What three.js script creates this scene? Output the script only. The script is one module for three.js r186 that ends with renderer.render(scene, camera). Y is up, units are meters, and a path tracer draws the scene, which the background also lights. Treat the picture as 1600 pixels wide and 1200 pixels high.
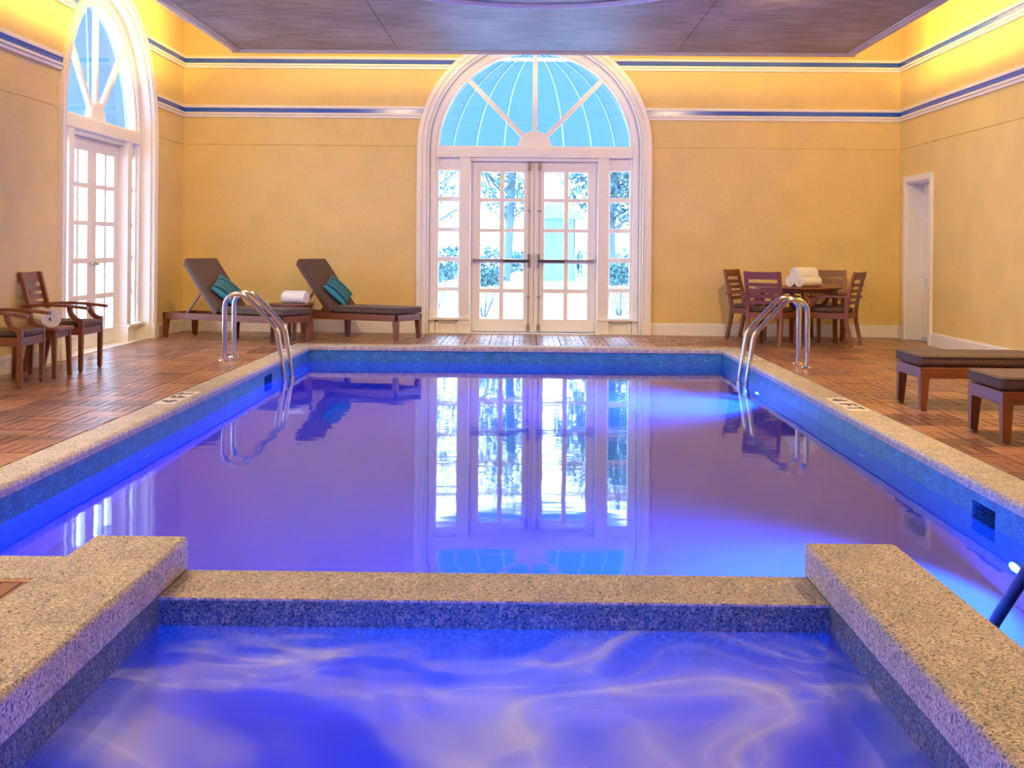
import * as THREE from 'three';
import { mergeGeometries, toCreasedNormals } from 'three/addons/utils/BufferGeometryUtils.js';
import { RoundedBoxGeometry } from 'three/addons/geometries/RoundedBoxGeometry.js';
import { RectAreaLightUniformsLib } from 'three/addons/lights/RectAreaLightUniformsLib.js';

// ------------------------------------------------------------------ camera, sky, exposure
const scene = new THREE.Scene();
const renderer = new THREE.WebGLRenderer();
renderer.toneMapping = THREE.LinearToneMapping;
renderer.toneMappingExposure = 1.0;
renderer.shadowMap.enabled = true;
RectAreaLightUniformsLib.init();

const FPX = 1915.4, EYE = 1.24;
const camera = new THREE.PerspectiveCamera(2 * Math.atan(600 / FPX) * 180 / Math.PI, 1600 / 1200, 0.05, 400);
camera.position.set(0, EYE, 0);
camera.rotation.order = 'YXZ';
camera.rotation.set(-0.0027, 0.0107, 0.0086);
camera.setViewOffset(1600, 1200, 0, 600 - 390.85, 1600, 1200);   // shifted lens: level camera, horizon high in the frame
camera.updateProjectionMatrix();
scene.add(camera);

scene.background = new THREE.Color().setRGB(0.56, 0.76, 1.16);    // overcast winter sky, cool against the warm lamps
scene.backgroundIntensity = 10;

// the lamps' strengths (their fittings are built further down)
const COVE = { color: new THREE.Color().setRGB(1, 0.63, 0.12), power: 56 };
const POOL_LAMP = { color: new THREE.Color().setRGB(0.0, 0.62, 1.0), power: 260 };
const DOWN = { color: new THREE.Color().setRGB(1, 0.68, 0.32), power: 58 };
const SPA_LAMP = { color: new THREE.Color().setRGB(0.0, 0.50, 1.0), power: 170 };

// ------------------------------------------------------------------ helpers
let seed = 12345;
const rnd = () => { seed = (seed * 1664525 + 1013904223) >>> 0; return seed / 4294967296; };
const rr = (a, b) => a + (b - a) * rnd();
const P = (X, Y, Z) => new THREE.Vector3(X, Y, -Z);               // room measure: X right, Y up, Z away from the camera

const used = new Map();
function numbered(name) { const n = used.get(name) ?? 0; used.set(name, n + 1); return n ? `${name}_${String(n).padStart(3, '0')}` : name; }
function shade(o) { o.traverse((c) => { if (c.isMesh) { c.castShadow = true; c.receiveShadow = true; } }); return o; }
function flat(g) { g = g.index ? g.toNonIndexed() : g; for (const k of Object.keys(g.attributes)) if (!['position', 'normal', 'uv'].includes(k)) g.deleteAttribute(k); if (!g.attributes.uv) g.setAttribute('uv', new THREE.BufferAttribute(new Float32Array(g.attributes.position.count * 2), 2)); g.morphAttributes = {}; return g; }
function merge(list) { return mergeGeometries(list.map(flat), false); }
// uv in metres, laid on each face from its own main direction; along: the axis that the grain follows goes to u
function uvBox(g, along = null, scale = 1) {
  g = flat(g);
  const p = g.attributes.position, uv = new Float32Array(p.count * 2), a = new THREE.Vector3(), b = new THREE.Vector3(), c = new THREE.Vector3(), n = new THREE.Vector3();
  for (let i = 0; i < p.count; i += 3) {
    a.fromBufferAttribute(p, i); b.fromBufferAttribute(p, i + 1); c.fromBufferAttribute(p, i + 2);
    n.subVectors(b, a).cross(c.clone().sub(a));
    const ax = Math.abs(n.x), ay = Math.abs(n.y), az = Math.abs(n.z);
    let axes = ay >= ax && ay >= az ? ['x', 'z'] : ax >= az ? ['z', 'y'] : ['x', 'y'];
    if (along && axes[1] === along) axes = [axes[1], axes[0]];
    [a, b, c].forEach((v, k) => { uv[(i + k) * 2] = v[axes[0]] * scale; uv[(i + k) * 2 + 1] = v[axes[1]] * scale; });
  }
  g.setAttribute('uv', new THREE.BufferAttribute(uv, 2));
  return g;
}
function box(x0, x1, y0, y1, z0, z1, r = 0, seg = 2) {
  const w = x1 - x0, h = y1 - y0, d = z1 - z0;
  const g = r > 0 ? new RoundedBoxGeometry(w, h, d, seg, r) : new THREE.BoxGeometry(w, h, d);
  g.translate((x0 + x1) / 2, (y0 + y1) / 2, (z0 + z1) / 2);
  return flat(g);
}
function mesh(name, geo, m, parent) { const o = new THREE.Mesh(geo, m); o.name = name; o.castShadow = o.receiveShadow = true; if (parent) parent.add(o); return o; }
function thing(name, label, category, pos = [0, 0, 0], turn = 0, group) {
  const o = new THREE.Group(); o.name = numbered(name); scene.add(o);
  o.position.set(...pos); o.rotation.y = turn; o.userData = { label, category };
  if (group) o.userData.group = group;
  return o;
}
function tag(o, label, category, group, kind) { o.name = numbered(o.name); o.userData.label = label; o.userData.category = category; if (group) o.userData.group = group; if (kind) o.userData.kind = kind; scene.add(o); return o; }
function struct(name, label, category) { const o = new THREE.Group(); o.name = numbered(name); o.userData = { kind: 'structure', label, category }; scene.add(o); return o; }
function structMesh(name, geo, m, label, category) { const o = mesh(numbered(name), geo, m); o.userData = { kind: 'structure', label, category }; scene.add(o); return o; }
function copy(src, pos, turn, label) { const c = src.clone(); c.name = numbered(src.name.replace(/_\d{3}$/, '')); c.userData = { ...src.userData, label }; c.position.set(...pos); c.rotation.y = turn; scene.add(c); return c; }
function tube(points, r, seg = 48, rad = 12) { return flat(new THREE.TubeGeometry(new THREE.CatmullRomCurve3(points, false, 'centripetal'), seg, r, rad, false)); }
function bar(a, b, w, h) {            // a straight bar with a rectangular section between two points
  const d = b.clone().sub(a), g = new THREE.BoxGeometry(w, d.length(), h);
  g.applyQuaternion(new THREE.Quaternion().setFromUnitVectors(new THREE.Vector3(0, 1, 0), d.clone().normalize()));
  const mid = a.clone().add(b).multiplyScalar(0.5); g.translate(mid.x, mid.y, mid.z); return flat(g);
}
function frustum(wt, dt, wb, db, y0, y1, cxT, czT, cxB, czB) {   // a tapered leg: top and bottom rectangles with their own centres
  const v = [], q = (w, d, cx, cz, y) => [[cx - w / 2, y, cz - d / 2], [cx + w / 2, y, cz - d / 2], [cx + w / 2, y, cz + d / 2], [cx - w / 2, y, cz + d / 2]];
  const t = q(wt, dt, cxT, czT, y1), b = q(wb, db, cxB, czB, y0);
  const quad = (p0, p1, p2, p3) => v.push(...p0, ...p1, ...p2, ...p0, ...p2, ...p3);
  for (let i = 0; i < 4; i++) { const j = (i + 1) % 4; quad(b[j], b[i], t[i], t[j]); }
  quad(t[3], t[2], t[1], t[0]); quad(b[0], b[1], b[2], b[3]);
  const g = new THREE.BufferGeometry(); g.setAttribute('position', new THREE.Float32BufferAttribute(v, 3)); g.computeVertexNormals(); return flat(g);
}
function extrude(shape, depth, bevel = 0, curve = 12) {
  return flat(new THREE.ExtrudeGeometry(shape, { depth, bevelEnabled: bevel > 0, bevelThickness: bevel, bevelSize: bevel, bevelOffset: -bevel, bevelSegments: 2, curveSegments: curve }));
}
const rectShape = (x0, x1, y0, y1) => new THREE.Shape([new THREE.Vector2(x0, y0), new THREE.Vector2(x1, y0), new THREE.Vector2(x1, y1), new THREE.Vector2(x0, y1)]);
const rectPath = (x0, x1, y0, y1) => new THREE.Path([new THREE.Vector2(x0, y0), new THREE.Vector2(x0, y1), new THREE.Vector2(x1, y1), new THREE.Vector2(x1, y0)]);

// ------------------------------------------------------------------ textures
function lattice(n, s) { let k = s >>> 0; const a = new Float32Array(n * n); for (let i = 0; i < a.length; i++) { k = (k * 1664525 + 1013904223) >>> 0; a[i] = k / 4294967296; } return a; }
// value noise that repeats after n cells over the unit square
function noiseFn(n, s, ny = n) {
  const big = Math.max(n, ny), a = lattice(big, s), f = (t) => t * t * (3 - 2 * t);
  return (u, v) => {
    const x = u * n, y = v * ny, ix = Math.floor(x), iy = Math.floor(y), fx = f(x - ix), fy = f(y - iy);
    const X0 = ((ix % n) + n) % n, X1 = (X0 + 1) % n, Y0 = ((iy % ny) + ny) % ny, Y1 = (Y0 + 1) % ny;
    const p = a[Y0 * big + X0], q = a[Y0 * big + X1], r = a[Y1 * big + X0], t = a[Y1 * big + X1];
    return (p + (q - p) * fx) * (1 - fy) + (r + (t - r) * fx) * fy;
  };
}
function texture(size, fn, { srgb = true, repeat = [1, 1], h = size } = {}) {
  const d = new Uint8Array(size * h * 4);
  for (let y = 0; y < h; y++) for (let x = 0; x < size; x++) {
    const c = fn((x + 0.5) / size, (y + 0.5) / h), o = (y * size + x) * 4;
    for (let k = 0; k < 3; k++) d[o + k] = Math.max(0, Math.min(255, Math.round((Array.isArray(c) ? c[k] : c) * 255)));
    d[o + 3] = 255;
  }
  const t = new THREE.DataTexture(d, size, h, THREE.RGBAFormat);
  t.wrapS = t.wrapT = THREE.RepeatWrapping; t.magFilter = THREE.LinearFilter; t.minFilter = THREE.LinearMipmapLinearFilter; t.generateMipmaps = true;
  if (srgb) t.colorSpace = THREE.SRGBColorSpace;
  t.repeat.set(...repeat); t.needsUpdate = true; return t;
}
const mix = (a, b, t) => a.map((x, i) => x + (b[i] - x) * t);
const sm = (a, b, x) => { const t = Math.max(0, Math.min(1, (x - a) / (b - a))); return t * t * (3 - 2 * t); };
function granite(base, pale, dark, tint, sd) {
  const n1 = noiseFn(150, sd), n2 = noiseFn(95, sd + 1), n3 = noiseFn(120, sd + 2), n4 = noiseFn(9, sd + 3), n5 = noiseFn(220, sd + 4);
  return texture(768, (u, v) => {
    let c = mix(base, pale, sm(0.45, 0.8, n2(u, v)));
    c = mix(c, tint, 0.75 * sm(0.66, 0.78, n3(u, v)));
    c = mix(c, dark, 0.85 * sm(0.70, 0.80, n1(u, v)));
    const g = 0.93 + 0.14 * n4(u, v) + 0.1 * (n5(u, v) - 0.5);
    return c.map((x) => x * g);
  }, { repeat: [1 / 0.75, 1 / 0.75] });
}
const graniteBeige = granite([0.72, 0.675, 0.615], [0.83, 0.785, 0.72], [0.27, 0.27, 0.31], [0.50, 0.53, 0.56], 11);
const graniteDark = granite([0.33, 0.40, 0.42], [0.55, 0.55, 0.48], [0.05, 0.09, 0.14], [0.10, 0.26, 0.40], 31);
const graniteBlue = granite([0.20, 0.48, 0.64], [0.34, 0.62, 0.74], [0.06, 0.19, 0.34], [0.11, 0.38, 0.60], 51);
function woodTex(a, b, sd) {
  const n1 = noiseFn(4, sd, 96), n2 = noiseFn(10, sd + 1, 220), n3 = noiseFn(3, sd + 2, 14);
  return texture(256, (u, v) => mix(a, b, 0.15 + 0.45 * n1(u, v) + 0.25 * n2(u, v) + 0.25 * (n3(u, v) - 0.5)), { repeat: [1 / 0.9, 1 / 0.35] });
}
const woodFurn = woodTex([0.58, 0.34, 0.20], [0.39, 0.195, 0.105], 71);
const woodDeck = woodTex([1, 1, 1], [0.66, 0.62, 0.6], 81);
const weaveN = noiseFn(128, 91), weaveN2 = noiseFn(16, 92);
const weave = texture(256, (u, v) => 0.5 + 0.25 * Math.sin(u * Math.PI * 2 * 64) * Math.sin(v * Math.PI * 2 * 64) + 0.25 * (weaveN(u, v) - 0.5), { srgb: false, repeat: [1 / 0.12, 1 / 0.12] });
const terry = texture(256, (u, v) => 0.5 * weaveN(u, v) + 0.5 * weaveN2(u * 3, v * 3), { srgb: false, repeat: [1 / 0.08, 1 / 0.08] });
const wn1 = noiseFn(300, 101, 40), wn2 = noiseFn(7, 102), wn3 = noiseFn(40, 103, 300);
const wallTex = texture(512, (u, v) => { const g = 0.955 + 0.035 * wn2(u, v) + 0.02 * (wn1(u, v) - 0.5) + 0.02 * (wn3(u, v) - 0.5); return [g, g, g]; }, { repeat: [1 / 2.2, 1 / 2.2] });
const cn1 = noiseFn(6, 111), cn2 = noiseFn(14, 112, 40), cn3 = noiseFn(30, 113, 90);
const plasterTex = texture(512, (u, v) => { const g = 0.70 + 0.22 * cn1(u, v) + 0.2 * (cn2(u, v) - 0.4) + 0.1 * (cn3(u, v) - 0.5); return [g, g, g]; }, { repeat: [1 / 3.1, 1 / 3.1] });
// pillow cloth: stripes of teal, blue and lime
const stripeSet = [[0.05, 0.33, 0.42], [0.10, 0.48, 0.55], [0.62, 0.68, 0.35], [0.04, 0.28, 0.42], [0.12, 0.52, 0.62], [0.05, 0.36, 0.50], [0.55, 0.66, 0.42], [0.08, 0.42, 0.52], [0.03, 0.22, 0.36], [0.20, 0.58, 0.66]];
const stripeAt = [0, 0.14, 0.2, 0.235, 0.34, 0.42, 0.52, 0.55, 0.70, 0.86, 1.01];
const pillowTex = texture(128, (u, v) => { let k = 0; while (v >= stripeAt[k + 1]) k++; return stripeSet[k].map((x) => x * (0.93 + 0.14 * weaveN(u, v))); }, { repeat: [1, 2], h: 256 });
// pool ripple (height) and spa foam (cover)
const rp1 = noiseFn(5, 121), rp2 = noiseFn(11, 122), rp3 = noiseFn(23, 123);
const rippleTex = texture(512, (u, v) => 0.55 * rp1(u, v) + 0.3 * rp2(u, v) + 0.15 * rp3(u, v), { srgb: false, repeat: [1 / 3.0, 1 / 1.6] });
const f1 = noiseFn(3, 131), f2 = noiseFn(6, 132), f3 = noiseFn(13, 133), f4 = noiseFn(27, 134), f5 = noiseFn(3, 135), f6 = noiseFn(4, 136);
function foamAt(u, v) {
  const wx = 0.34 * (f5(u, v) - 0.5) + 0.12 * (f2(v, u) - 0.5), wy = 0.30 * (f6(u + 0.3, v) - 0.5) + 0.1 * (f2(u + 0.4, v) - 0.5);
  const a = u + wx, b = v + wy, n = 0.46 * f1(a, b) + 0.28 * f2(a, b * 1) + 0.17 * f3(a, b) + 0.09 * f4(a, b);
  const r1 = 1 - Math.abs(2 * f2(a + 0.2, b + 0.1) - 1), r2 = 1 - Math.abs(2 * f3(a + 0.31, b * 1 + 0.07) - 1), cloud = sm(0.42, 0.80, n);
  return Math.min(1, 0.62 * cloud + (0.15 + 0.85 * sm(0.35, 0.6, n)) * (0.55 * Math.pow(r1, 5) + 0.22 * Math.pow(r2, 4)) + 0.10 * (f4(a, b) - 0.5) * cloud);
}
const foamCover = texture(512, (u, v) => 1 - 0.66 * foamAt(u, v), { srgb: false, repeat: [1 / 2.4, 1 / 2.4] });

// ------------------------------------------------------------------ materials
const std = (o) => new THREE.MeshPhysicalMaterial({ roughness: 0.6, ...o });
const lin = (r, g, b) => new THREE.Color().setRGB(r, g, b);
const M = {
  wall: std({ color: lin(0.82, 0.63, 0.25), map: wallTex, roughness: 0.75 }),
  white: std({ color: lin(0.86, 0.84, 0.81), roughness: 0.42 }),
  whiteMatte: std({ color: lin(0.80, 0.78, 0.74), roughness: 0.8 }),
  band: std({ color: lin(0.015, 0.10, 0.60), roughness: 0.22 }),
  plaster: std({ color: lin(0.36, 0.32, 0.35), map: plasterTex, roughness: 0.45 }),
  slabTrim: std({ color: lin(0.50, 0.44, 0.46), roughness: 0.5 }),
  beige: std({ map: graniteBeige, roughness: 0.55 }),
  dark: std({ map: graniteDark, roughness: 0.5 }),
  poolPlaster: std({ color: lin(0.045, 0.27, 0.52), roughness: 0.7 }),
  blue: std({ map: graniteBlue, roughness: 0.5 }),
  base: std({ color: lin(0.03, 0.018, 0.012), roughness: 0.9 }),
  wood: std({ map: woodFurn, roughness: 0.42 }),
  cushion: std({ color: lin(0.105, 0.066, 0.052), roughness: 0.85, bumpMap: weave, bumpScale: 0.0004, sheen: 0.4, sheenColor: lin(0.5, 0.42, 0.4), sheenRoughness: 0.5 }),
  piping: std({ color: lin(0.04, 0.028, 0.026), roughness: 0.8 }),
  towel: std({ color: lin(0.90, 0.89, 0.87), roughness: 0.95, bumpMap: terry, bumpScale: 0.002 }),
  pillow: std({ map: pillowTex, roughness: 0.85 }),
  steel: std({ color: lin(0.72, 0.71, 0.70), metalness: 1, roughness: 0.16 }),
  bronze: std({ color: lin(0.06, 0.036, 0.028), roughness: 0.38 }),
  nickel: std({ color: lin(0.50, 0.46, 0.40), metalness: 1, roughness: 0.32 }),
  darkMetal: std({ color: lin(0.10, 0.09, 0.085), metalness: 0.8, roughness: 0.4 }),
  pane: new THREE.MeshPhysicalMaterial({ color: lin(0.93, 0.97, 0.98), transmission: 1, thickness: 0, roughness: 0.0, ior: 1.5 }),
  void: std({ color: lin(0.02, 0.03, 0.05), roughness: 0.8 }),
  plastic: std({ color: lin(0.75, 0.76, 0.78), roughness: 0.4 }),
  tile: std({ color: lin(0.78, 0.77, 0.74), roughness: 0.3 }),
  ink: std({ color: lin(0.03, 0.03, 0.04), roughness: 0.6 }),
  snow: std({ color: lin(0.86, 0.88, 0.9), roughness: 0.9 }),
  leaf: std({ color: lin(0.06, 0.155, 0.165), roughness: 0.8 }),
  bark: std({ color: lin(0.09, 0.14, 0.15), roughness: 0.9 }),
  canopy: new THREE.MeshPhysicalMaterial({ color: lin(0.065, 0.155, 0.29), transmission: 0.5, thickness: 0, roughness: 1.0 }),
  canopyRib: std({ color: lin(0.45, 0.62, 0.72), roughness: 0.6 }),
  pavilion: std({ color: lin(0.16, 0.27, 0.29), roughness: 0.9 }),
};
M.water = new THREE.MeshPhysicalMaterial({ color: lin(1, 1, 1), transmission: 1, thickness: 1, ior: 1.33, roughness: 0.035, attenuationColor: lin(0.22, 0.34, 0.95), attenuationDistance: 2.0, bumpMap: rippleTex, bumpScale: 0.0012 });
M.spaWater = new THREE.MeshPhysicalMaterial({ color: lin(0.66, 0.74, 0.98), transmission: 1, transmissionMap: foamCover, thickness: 1, ior: 1.33, roughness: 0.22, attenuationColor: lin(0.25, 0.45, 0.96), attenuationDistance: 1.1 });
const deckTones = [[0.46, 0.22, 0.14], [0.40, 0.20, 0.14], [0.50, 0.25, 0.155], [0.31, 0.165, 0.14], [0.43, 0.24, 0.18], [0.62, 0.33, 0.20], [0.24, 0.115, 0.09]].map((c) => lin(...c));
M.deck = deckTones.map((c) => std({ color: c, map: woodDeck, roughness: 0.30 }));
M.deckRest = std({ color: lin(1, 1, 1), map: woodDeck, roughness: 0.30 });

// ------------------------------------------------------------------ the room
const XL = -4.8937, XR = 5.3097, ZB = 17.4545, ZN = -4.0, HC = 4.40, HG = 2.664;   // walls, ceiling and groove height
const WC = 0.124, WY = 2.652, WR = 1.53, WZ = 14.436;                              // arched openings: centre on the back wall, spring height, radius, place on the left wall
const WZ2 = 7.3;                                                                     // a second arch on the left wall, out of frame: its cool light falls on the right side
const T = 0.32;                                                                      // wall thickness

// a wall in its own plane: x along it, y up, room side at z = 0, with an arched opening or a door opening
function wallGeo(x0, x1, holes) {
  const list = [];
  const lower = rectShape(x0, x1, -0.3, HG - 0.004), upper = rectShape(x0, x1, HG + 0.004, HC + 0.3);
  // openings reach the floor, so the lower piece is drawn as an outline that goes round them
  const pts = [new THREE.Vector2(x0, -0.3)];
  for (const h of holes) { pts.push(new THREE.Vector2(h.x0, -0.3), new THREE.Vector2(h.x0, Math.min(h.y1, HG - 0.004))); pts.push(new THREE.Vector2(h.x1, Math.min(h.y1, HG - 0.004)), new THREE.Vector2(h.x1, -0.3)); }
  pts.push(new THREE.Vector2(x1, -0.3), new THREE.Vector2(x1, HG - 0.004));
  const arches = holes.filter((h) => h.arch);
  if (arches.length) { // split at the openings, since they take the whole height of the lower piece
    const up = new THREE.Shape(); up.moveTo(x0, HG + 0.004);
    const a0 = Math.asin((HG + 0.004 - WY) / WR); let from = x0;
    for (const h of arches) {
      list.push(extrude(rectShape(from, h.x0, -0.3, HG - 0.004), T), box(from, h.x0 - 0.01, HG - 0.02, HG + 0.02, 0, T - 0.012));
      up.lineTo(h.x0, HG + 0.004); const cx = (h.x0 + h.x1) / 2;
      for (let i = 0; i <= 72; i++) { const a = Math.PI - a0 - (Math.PI - 2 * a0) * i / 72; up.lineTo(cx + WR * Math.cos(a), WY + WR * Math.sin(a)); }
      up.lineTo(h.x1, HG + 0.004); from = h.x1;
    }
    list.push(extrude(rectShape(from, x1, -0.3, HG - 0.004), T), box(from + 0.01, x1, HG - 0.02, HG + 0.02, 0, T - 0.012));
    up.lineTo(x1, HG + 0.004); up.lineTo(x1, HC + 0.3); up.lineTo(x0, HC + 0.3);
    list.push(extrude(up, T));
  } else {
    pts.push(new THREE.Vector2(x0, HG - 0.004));
    list.push(extrude(holes.length ? new THREE.Shape(pts) : lower, T), extrude(upper, T), box(x0, x1, HG - 0.02, HG + 0.02, 0, T - 0.012));
  }
  const g = merge(list); g.translate(0, 0, -T); return g;
}
function wall(name, geo, pos, turn, label) { const o = structMesh(name, uvBox(geo), M.wall, label, 'wall'); o.position.set(...pos); o.rotation.y = turn; return o; }
wall('wall_back', wallGeo(XL - T, XR + T, [{ x0: WC - WR, x1: WC + WR, arch: true }]), [0, 0, -ZB], 0, 'yellow end wall with the arched window and double doors');
// on the left wall local x runs away from the camera
wall('wall_left', wallGeo(ZN - T, ZB, [{ x0: WZ2 - WR, x1: WZ2 + WR, arch: true }, { x0: WZ - WR, x1: WZ + WR, arch: true }]), [XL, 0, 0], Math.PI / 2, 'tan side wall with an arched doorway on the left');
// on the right wall local x runs towards the camera
const DZ0 = 16.10, DZ1 = 17.10, DH = 2.18;
wall('wall_right', wallGeo(-ZB, -ZN + T, [{ x0: -DZ1, x1: -DZ0, y1: DH }]), [XR, 0, 0], -Math.PI / 2, 'tan side wall with the narrow white door on the right');
wall('wall_front', wallGeo(-XR - T, -XL + T, []), [0, 0, -ZN], Math.PI, 'plain tan wall behind the camera');

// ceilings: the upper one is seen only in the bright gap, the lower one hangs over the pool with a round skylight
const SKX = 0.12, SKZ = 11.43, SKR = 1.87;
{
  const s = rectShape(XL - T, XR + T, -ZN + T, -ZB - T); // x, z
  const hole = new THREE.Path(); hole.absarc(SKX, -SKZ, SKR - 0.2, 0, Math.PI * 2, false); s.holes.push(hole);
  const g = extrude(s, 0.2, 0, 48); g.rotateX(Math.PI / 2); g.translate(0, HC + 0.2, 0);
  structMesh('ceiling', uvBox(g), M.whiteMatte, 'upper ceiling glowing yellow above the hanging ceiling', 'ceiling');
  const low = struct('ceiling', 'hanging grey plaster ceiling with a round skylight', 'ceiling');
  const SX0 = XL + 0.921, SX1 = XR - 0.915, SZ1 = ZB - 0.918, SZ0 = ZN + 0.92, Y0 = 3.84;
  // edge mouldings
  const edge = (x0, x1, z0, z1) => merge([box(x0, x1, Y0, Y0 + 0.17, -z1, -z0, 0.012), box(x0 + (x1 - x0 > 1 ? 0 : 0.03), x1 - (x1 - x0 > 1 ? 0 : 0.03), Y0 - 0.018, Y0 + 0.02, -z1 + 0.03, -z0 - 0.03, 0.008)]);
  const E = 0.13;
  mesh('edge_moulding', uvBox(edge(SX0, SX0 + E, SZ0, SZ1)), M.slabTrim, low);
  mesh('edge_moulding', uvBox(edge(SX1 - E, SX1, SZ0, SZ1)), M.slabTrim, low);
  mesh('edge_moulding', uvBox(edge(SX0, SX1, SZ1 - E, SZ1)), M.slabTrim, low);
  mesh('edge_moulding', uvBox(edge(SX0, SX1, SZ0, SZ0 + E)), M.slabTrim, low);
  const panel = (x0, x1, z0, z1, round) => {
    const p = rectShape(x0 + 0.004, x1 - 0.004, -z1 + 0.004, -z0 - 0.004);
    if (round) { const c = new THREE.Path(); c.absarc(SKX, -SKZ, SKR - 0.02, 0, Math.PI * 2, false); p.holes.push(c); }
    const q = extrude(p, 0.08, 0, 48); q.rotateX(Math.PI / 2); q.translate(0, Y0 + 0.10, 0);
    mesh('panel', uvBox(q), M.plaster, low);
  };
  const xs = [SX0 + E, -1.72, 2.0, SX1 - E];
  for (const k of [0, 2]) { panel(xs[k], xs[k + 1], 12.87, SZ1 - E); panel(xs[k], xs[k + 1], 6.2, 12.87); panel(xs[k], xs[k + 1], SZ0 + E, 6.2); }
  panel(xs[1], xs[2], 6.2, SZ1 - E, true); panel(xs[1], xs[2], SZ0 + E, 6.2);
  const back = rectShape(SX0 + 0.05, SX1 - 0.05, -SZ0 - 0.05, -SZ1 + 0.05), c = new THREE.Path(); c.absarc(SKX, -SKZ, SKR - 0.02, 0, Math.PI * 2, false); back.holes.push(c);
  const bg = extrude(back, 0.05, 0, 48); bg.rotateX(Math.PI / 2); bg.translate(0, Y0 + 0.15, 0);
  mesh('backing', uvBox(bg), M.whiteMatte, low);
  // skylight: a rounded lip, a stepped ring and a white drum up to the glass
  const lathe = (pts) => { const l = flat(new THREE.LatheGeometry(pts.map(([r, y]) => new THREE.Vector2(r, y)), 96)); l.translate(SKX, 0, -SKZ); return l; };
  const lip = []; for (let i = 0; i <= 10; i++) { const a = Math.PI + Math.PI * i / 10; lip.push([SKR - 0.03 - 0.035 * Math.cos(a), Y0 + 0.02 + 0.045 * Math.sin(a)]); }
  mesh('skylight_lip', lathe(lip), M.white, low);
  mesh('skylight_ring', lathe([[SKR - 0.03, Y0 + 0.02], [SKR - 0.05, Y0 + 0.12], [SKR - 0.19, Y0 + 0.12], [SKR - 0.21, Y0 + 0.08], [SKR - 0.24, Y0 + 0.08], [SKR - 0.25, Y0 + 0.2]]), M.slabTrim, low);
  mesh('skylight_drum', lathe([[SKR - 0.25, Y0 + 0.15], [SKR - 0.25, HC + 0.45], [SKR - 0.20, HC + 0.45], [SKR - 0.20, Y0 + 0.15]]), M.white, low);
  const disc = new THREE.CircleGeometry(SKR - 0.22, 64); disc.rotateX(Math.PI / 2); disc.translate(SKX, HC + 0.42, -SKZ);
  mesh('skylight_glass', flat(disc), M.pane, low);
  // cove lamps lie on the upper side of the hanging ceiling, just inside its edge
  const run = (len, pos, dir, label, share) => {
    const lamp = thing('cove_light', label, 'light', pos, 0, 'cove lamps above the hanging ceiling');
    lamp.lookAt(pos[0] + dir[0], pos[1] + dir[1], pos[2] + dir[2]);
    mesh('housing', box(-len / 2, len / 2, -0.035, 0.035, -0.05, -0.004, 0.006), M.whiteMatte, lamp);
    mesh('diffuser', box(-len / 2 + 0.01, len / 2 - 0.01, -0.03, 0.03, -0.006, 0.006), new THREE.MeshStandardMaterial({ color: lin(0.8, 0.8, 0.8), emissive: COVE.color, emissiveIntensity: 2 }), lamp);
    const l = new THREE.RectAreaLight(COVE.color, COVE.power * share, len, 0.06); l.name = 'cove_lamp'; l.position.set(0, 0, 0.012); l.rotation.y = Math.PI; l.castShadow = true; lamp.add(l);
  };
  const ly = Y0 + 0.30, t = 0.25;
  run(SZ1 - SZ0 - 0.4, [SX0 + 0.22, ly, -(SZ0 + SZ1) / 2], [-1, t, 0], 'warm cove light strip along the left edge of the hanging ceiling', 2.3);
  run(SZ1 - SZ0 - 0.4, [SX1 - 0.22, ly, -(SZ0 + SZ1) / 2], [1, t, 0], 'warm cove light strip along the right edge of the hanging ceiling', 2.3);
  run(SX1 - SX0 - 0.4, [(SX0 + SX1) / 2, ly, -SZ1 + 0.22], [0, t, -1], 'warm cove light strip along the far edge of the hanging ceiling', 0.55);
  run(SX1 - SX0 - 0.4, [(SX0 + SX1) / 2, ly, -SZ0 - 0.22], [0, t, 1], 'warm cove light strip along the near edge of the hanging ceiling', 0.85);
}

// recessed downlights in the hanging ceiling, nearer than the part in view: they warm the sides that face the camera
for (const [X, Z, label, share, tilt = 0] of [[-2.3, 12.4, 'far left', 0.78, 0.9], [2.6, 12.4, 'far right', 0.78, 0.9], [-2.3, 7.6, 'middle left', 0.7], [3.1, 8.6, 'middle right', 0.95], [-2.9, 3.4, 'near left', 0.42], [3.1, 3.4, 'near right', 0.42], [-1.2, -0.8, 'rear left', 0.25], [1.4, -0.8, 'rear right', 0.25]]) {
  const o = thing('downlight', `${label} recessed round downlight in the hanging ceiling`, 'light', [X, 3.858, -Z], 0, 'recessed downlights');
  const rim = new THREE.TorusGeometry(0.09, 0.012, 10, 32); rim.rotateX(Math.PI / 2); mesh('rim', flat(rim), M.white, o);
  const lens = new THREE.CylinderGeometry(0.08, 0.08, 0.006, 28); mesh('lens', flat(lens), new THREE.MeshStandardMaterial({ color: lin(0.8, 0.8, 0.8), emissive: DOWN.color, emissiveIntensity: 8 }), o);
  const l = new THREE.SpotLight(DOWN.color, DOWN.power * share, 0, 1.45, 1); l.name = 'downlight_lamp'; l.shadow.radius = 4; l.castShadow = true; l.position.set(0, -0.02, 0);
  const t = new THREE.Object3D(); t.name = 'aim'; t.position.set(0, -1, -tilt); o.add(l, t); l.target = t;
}

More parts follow.
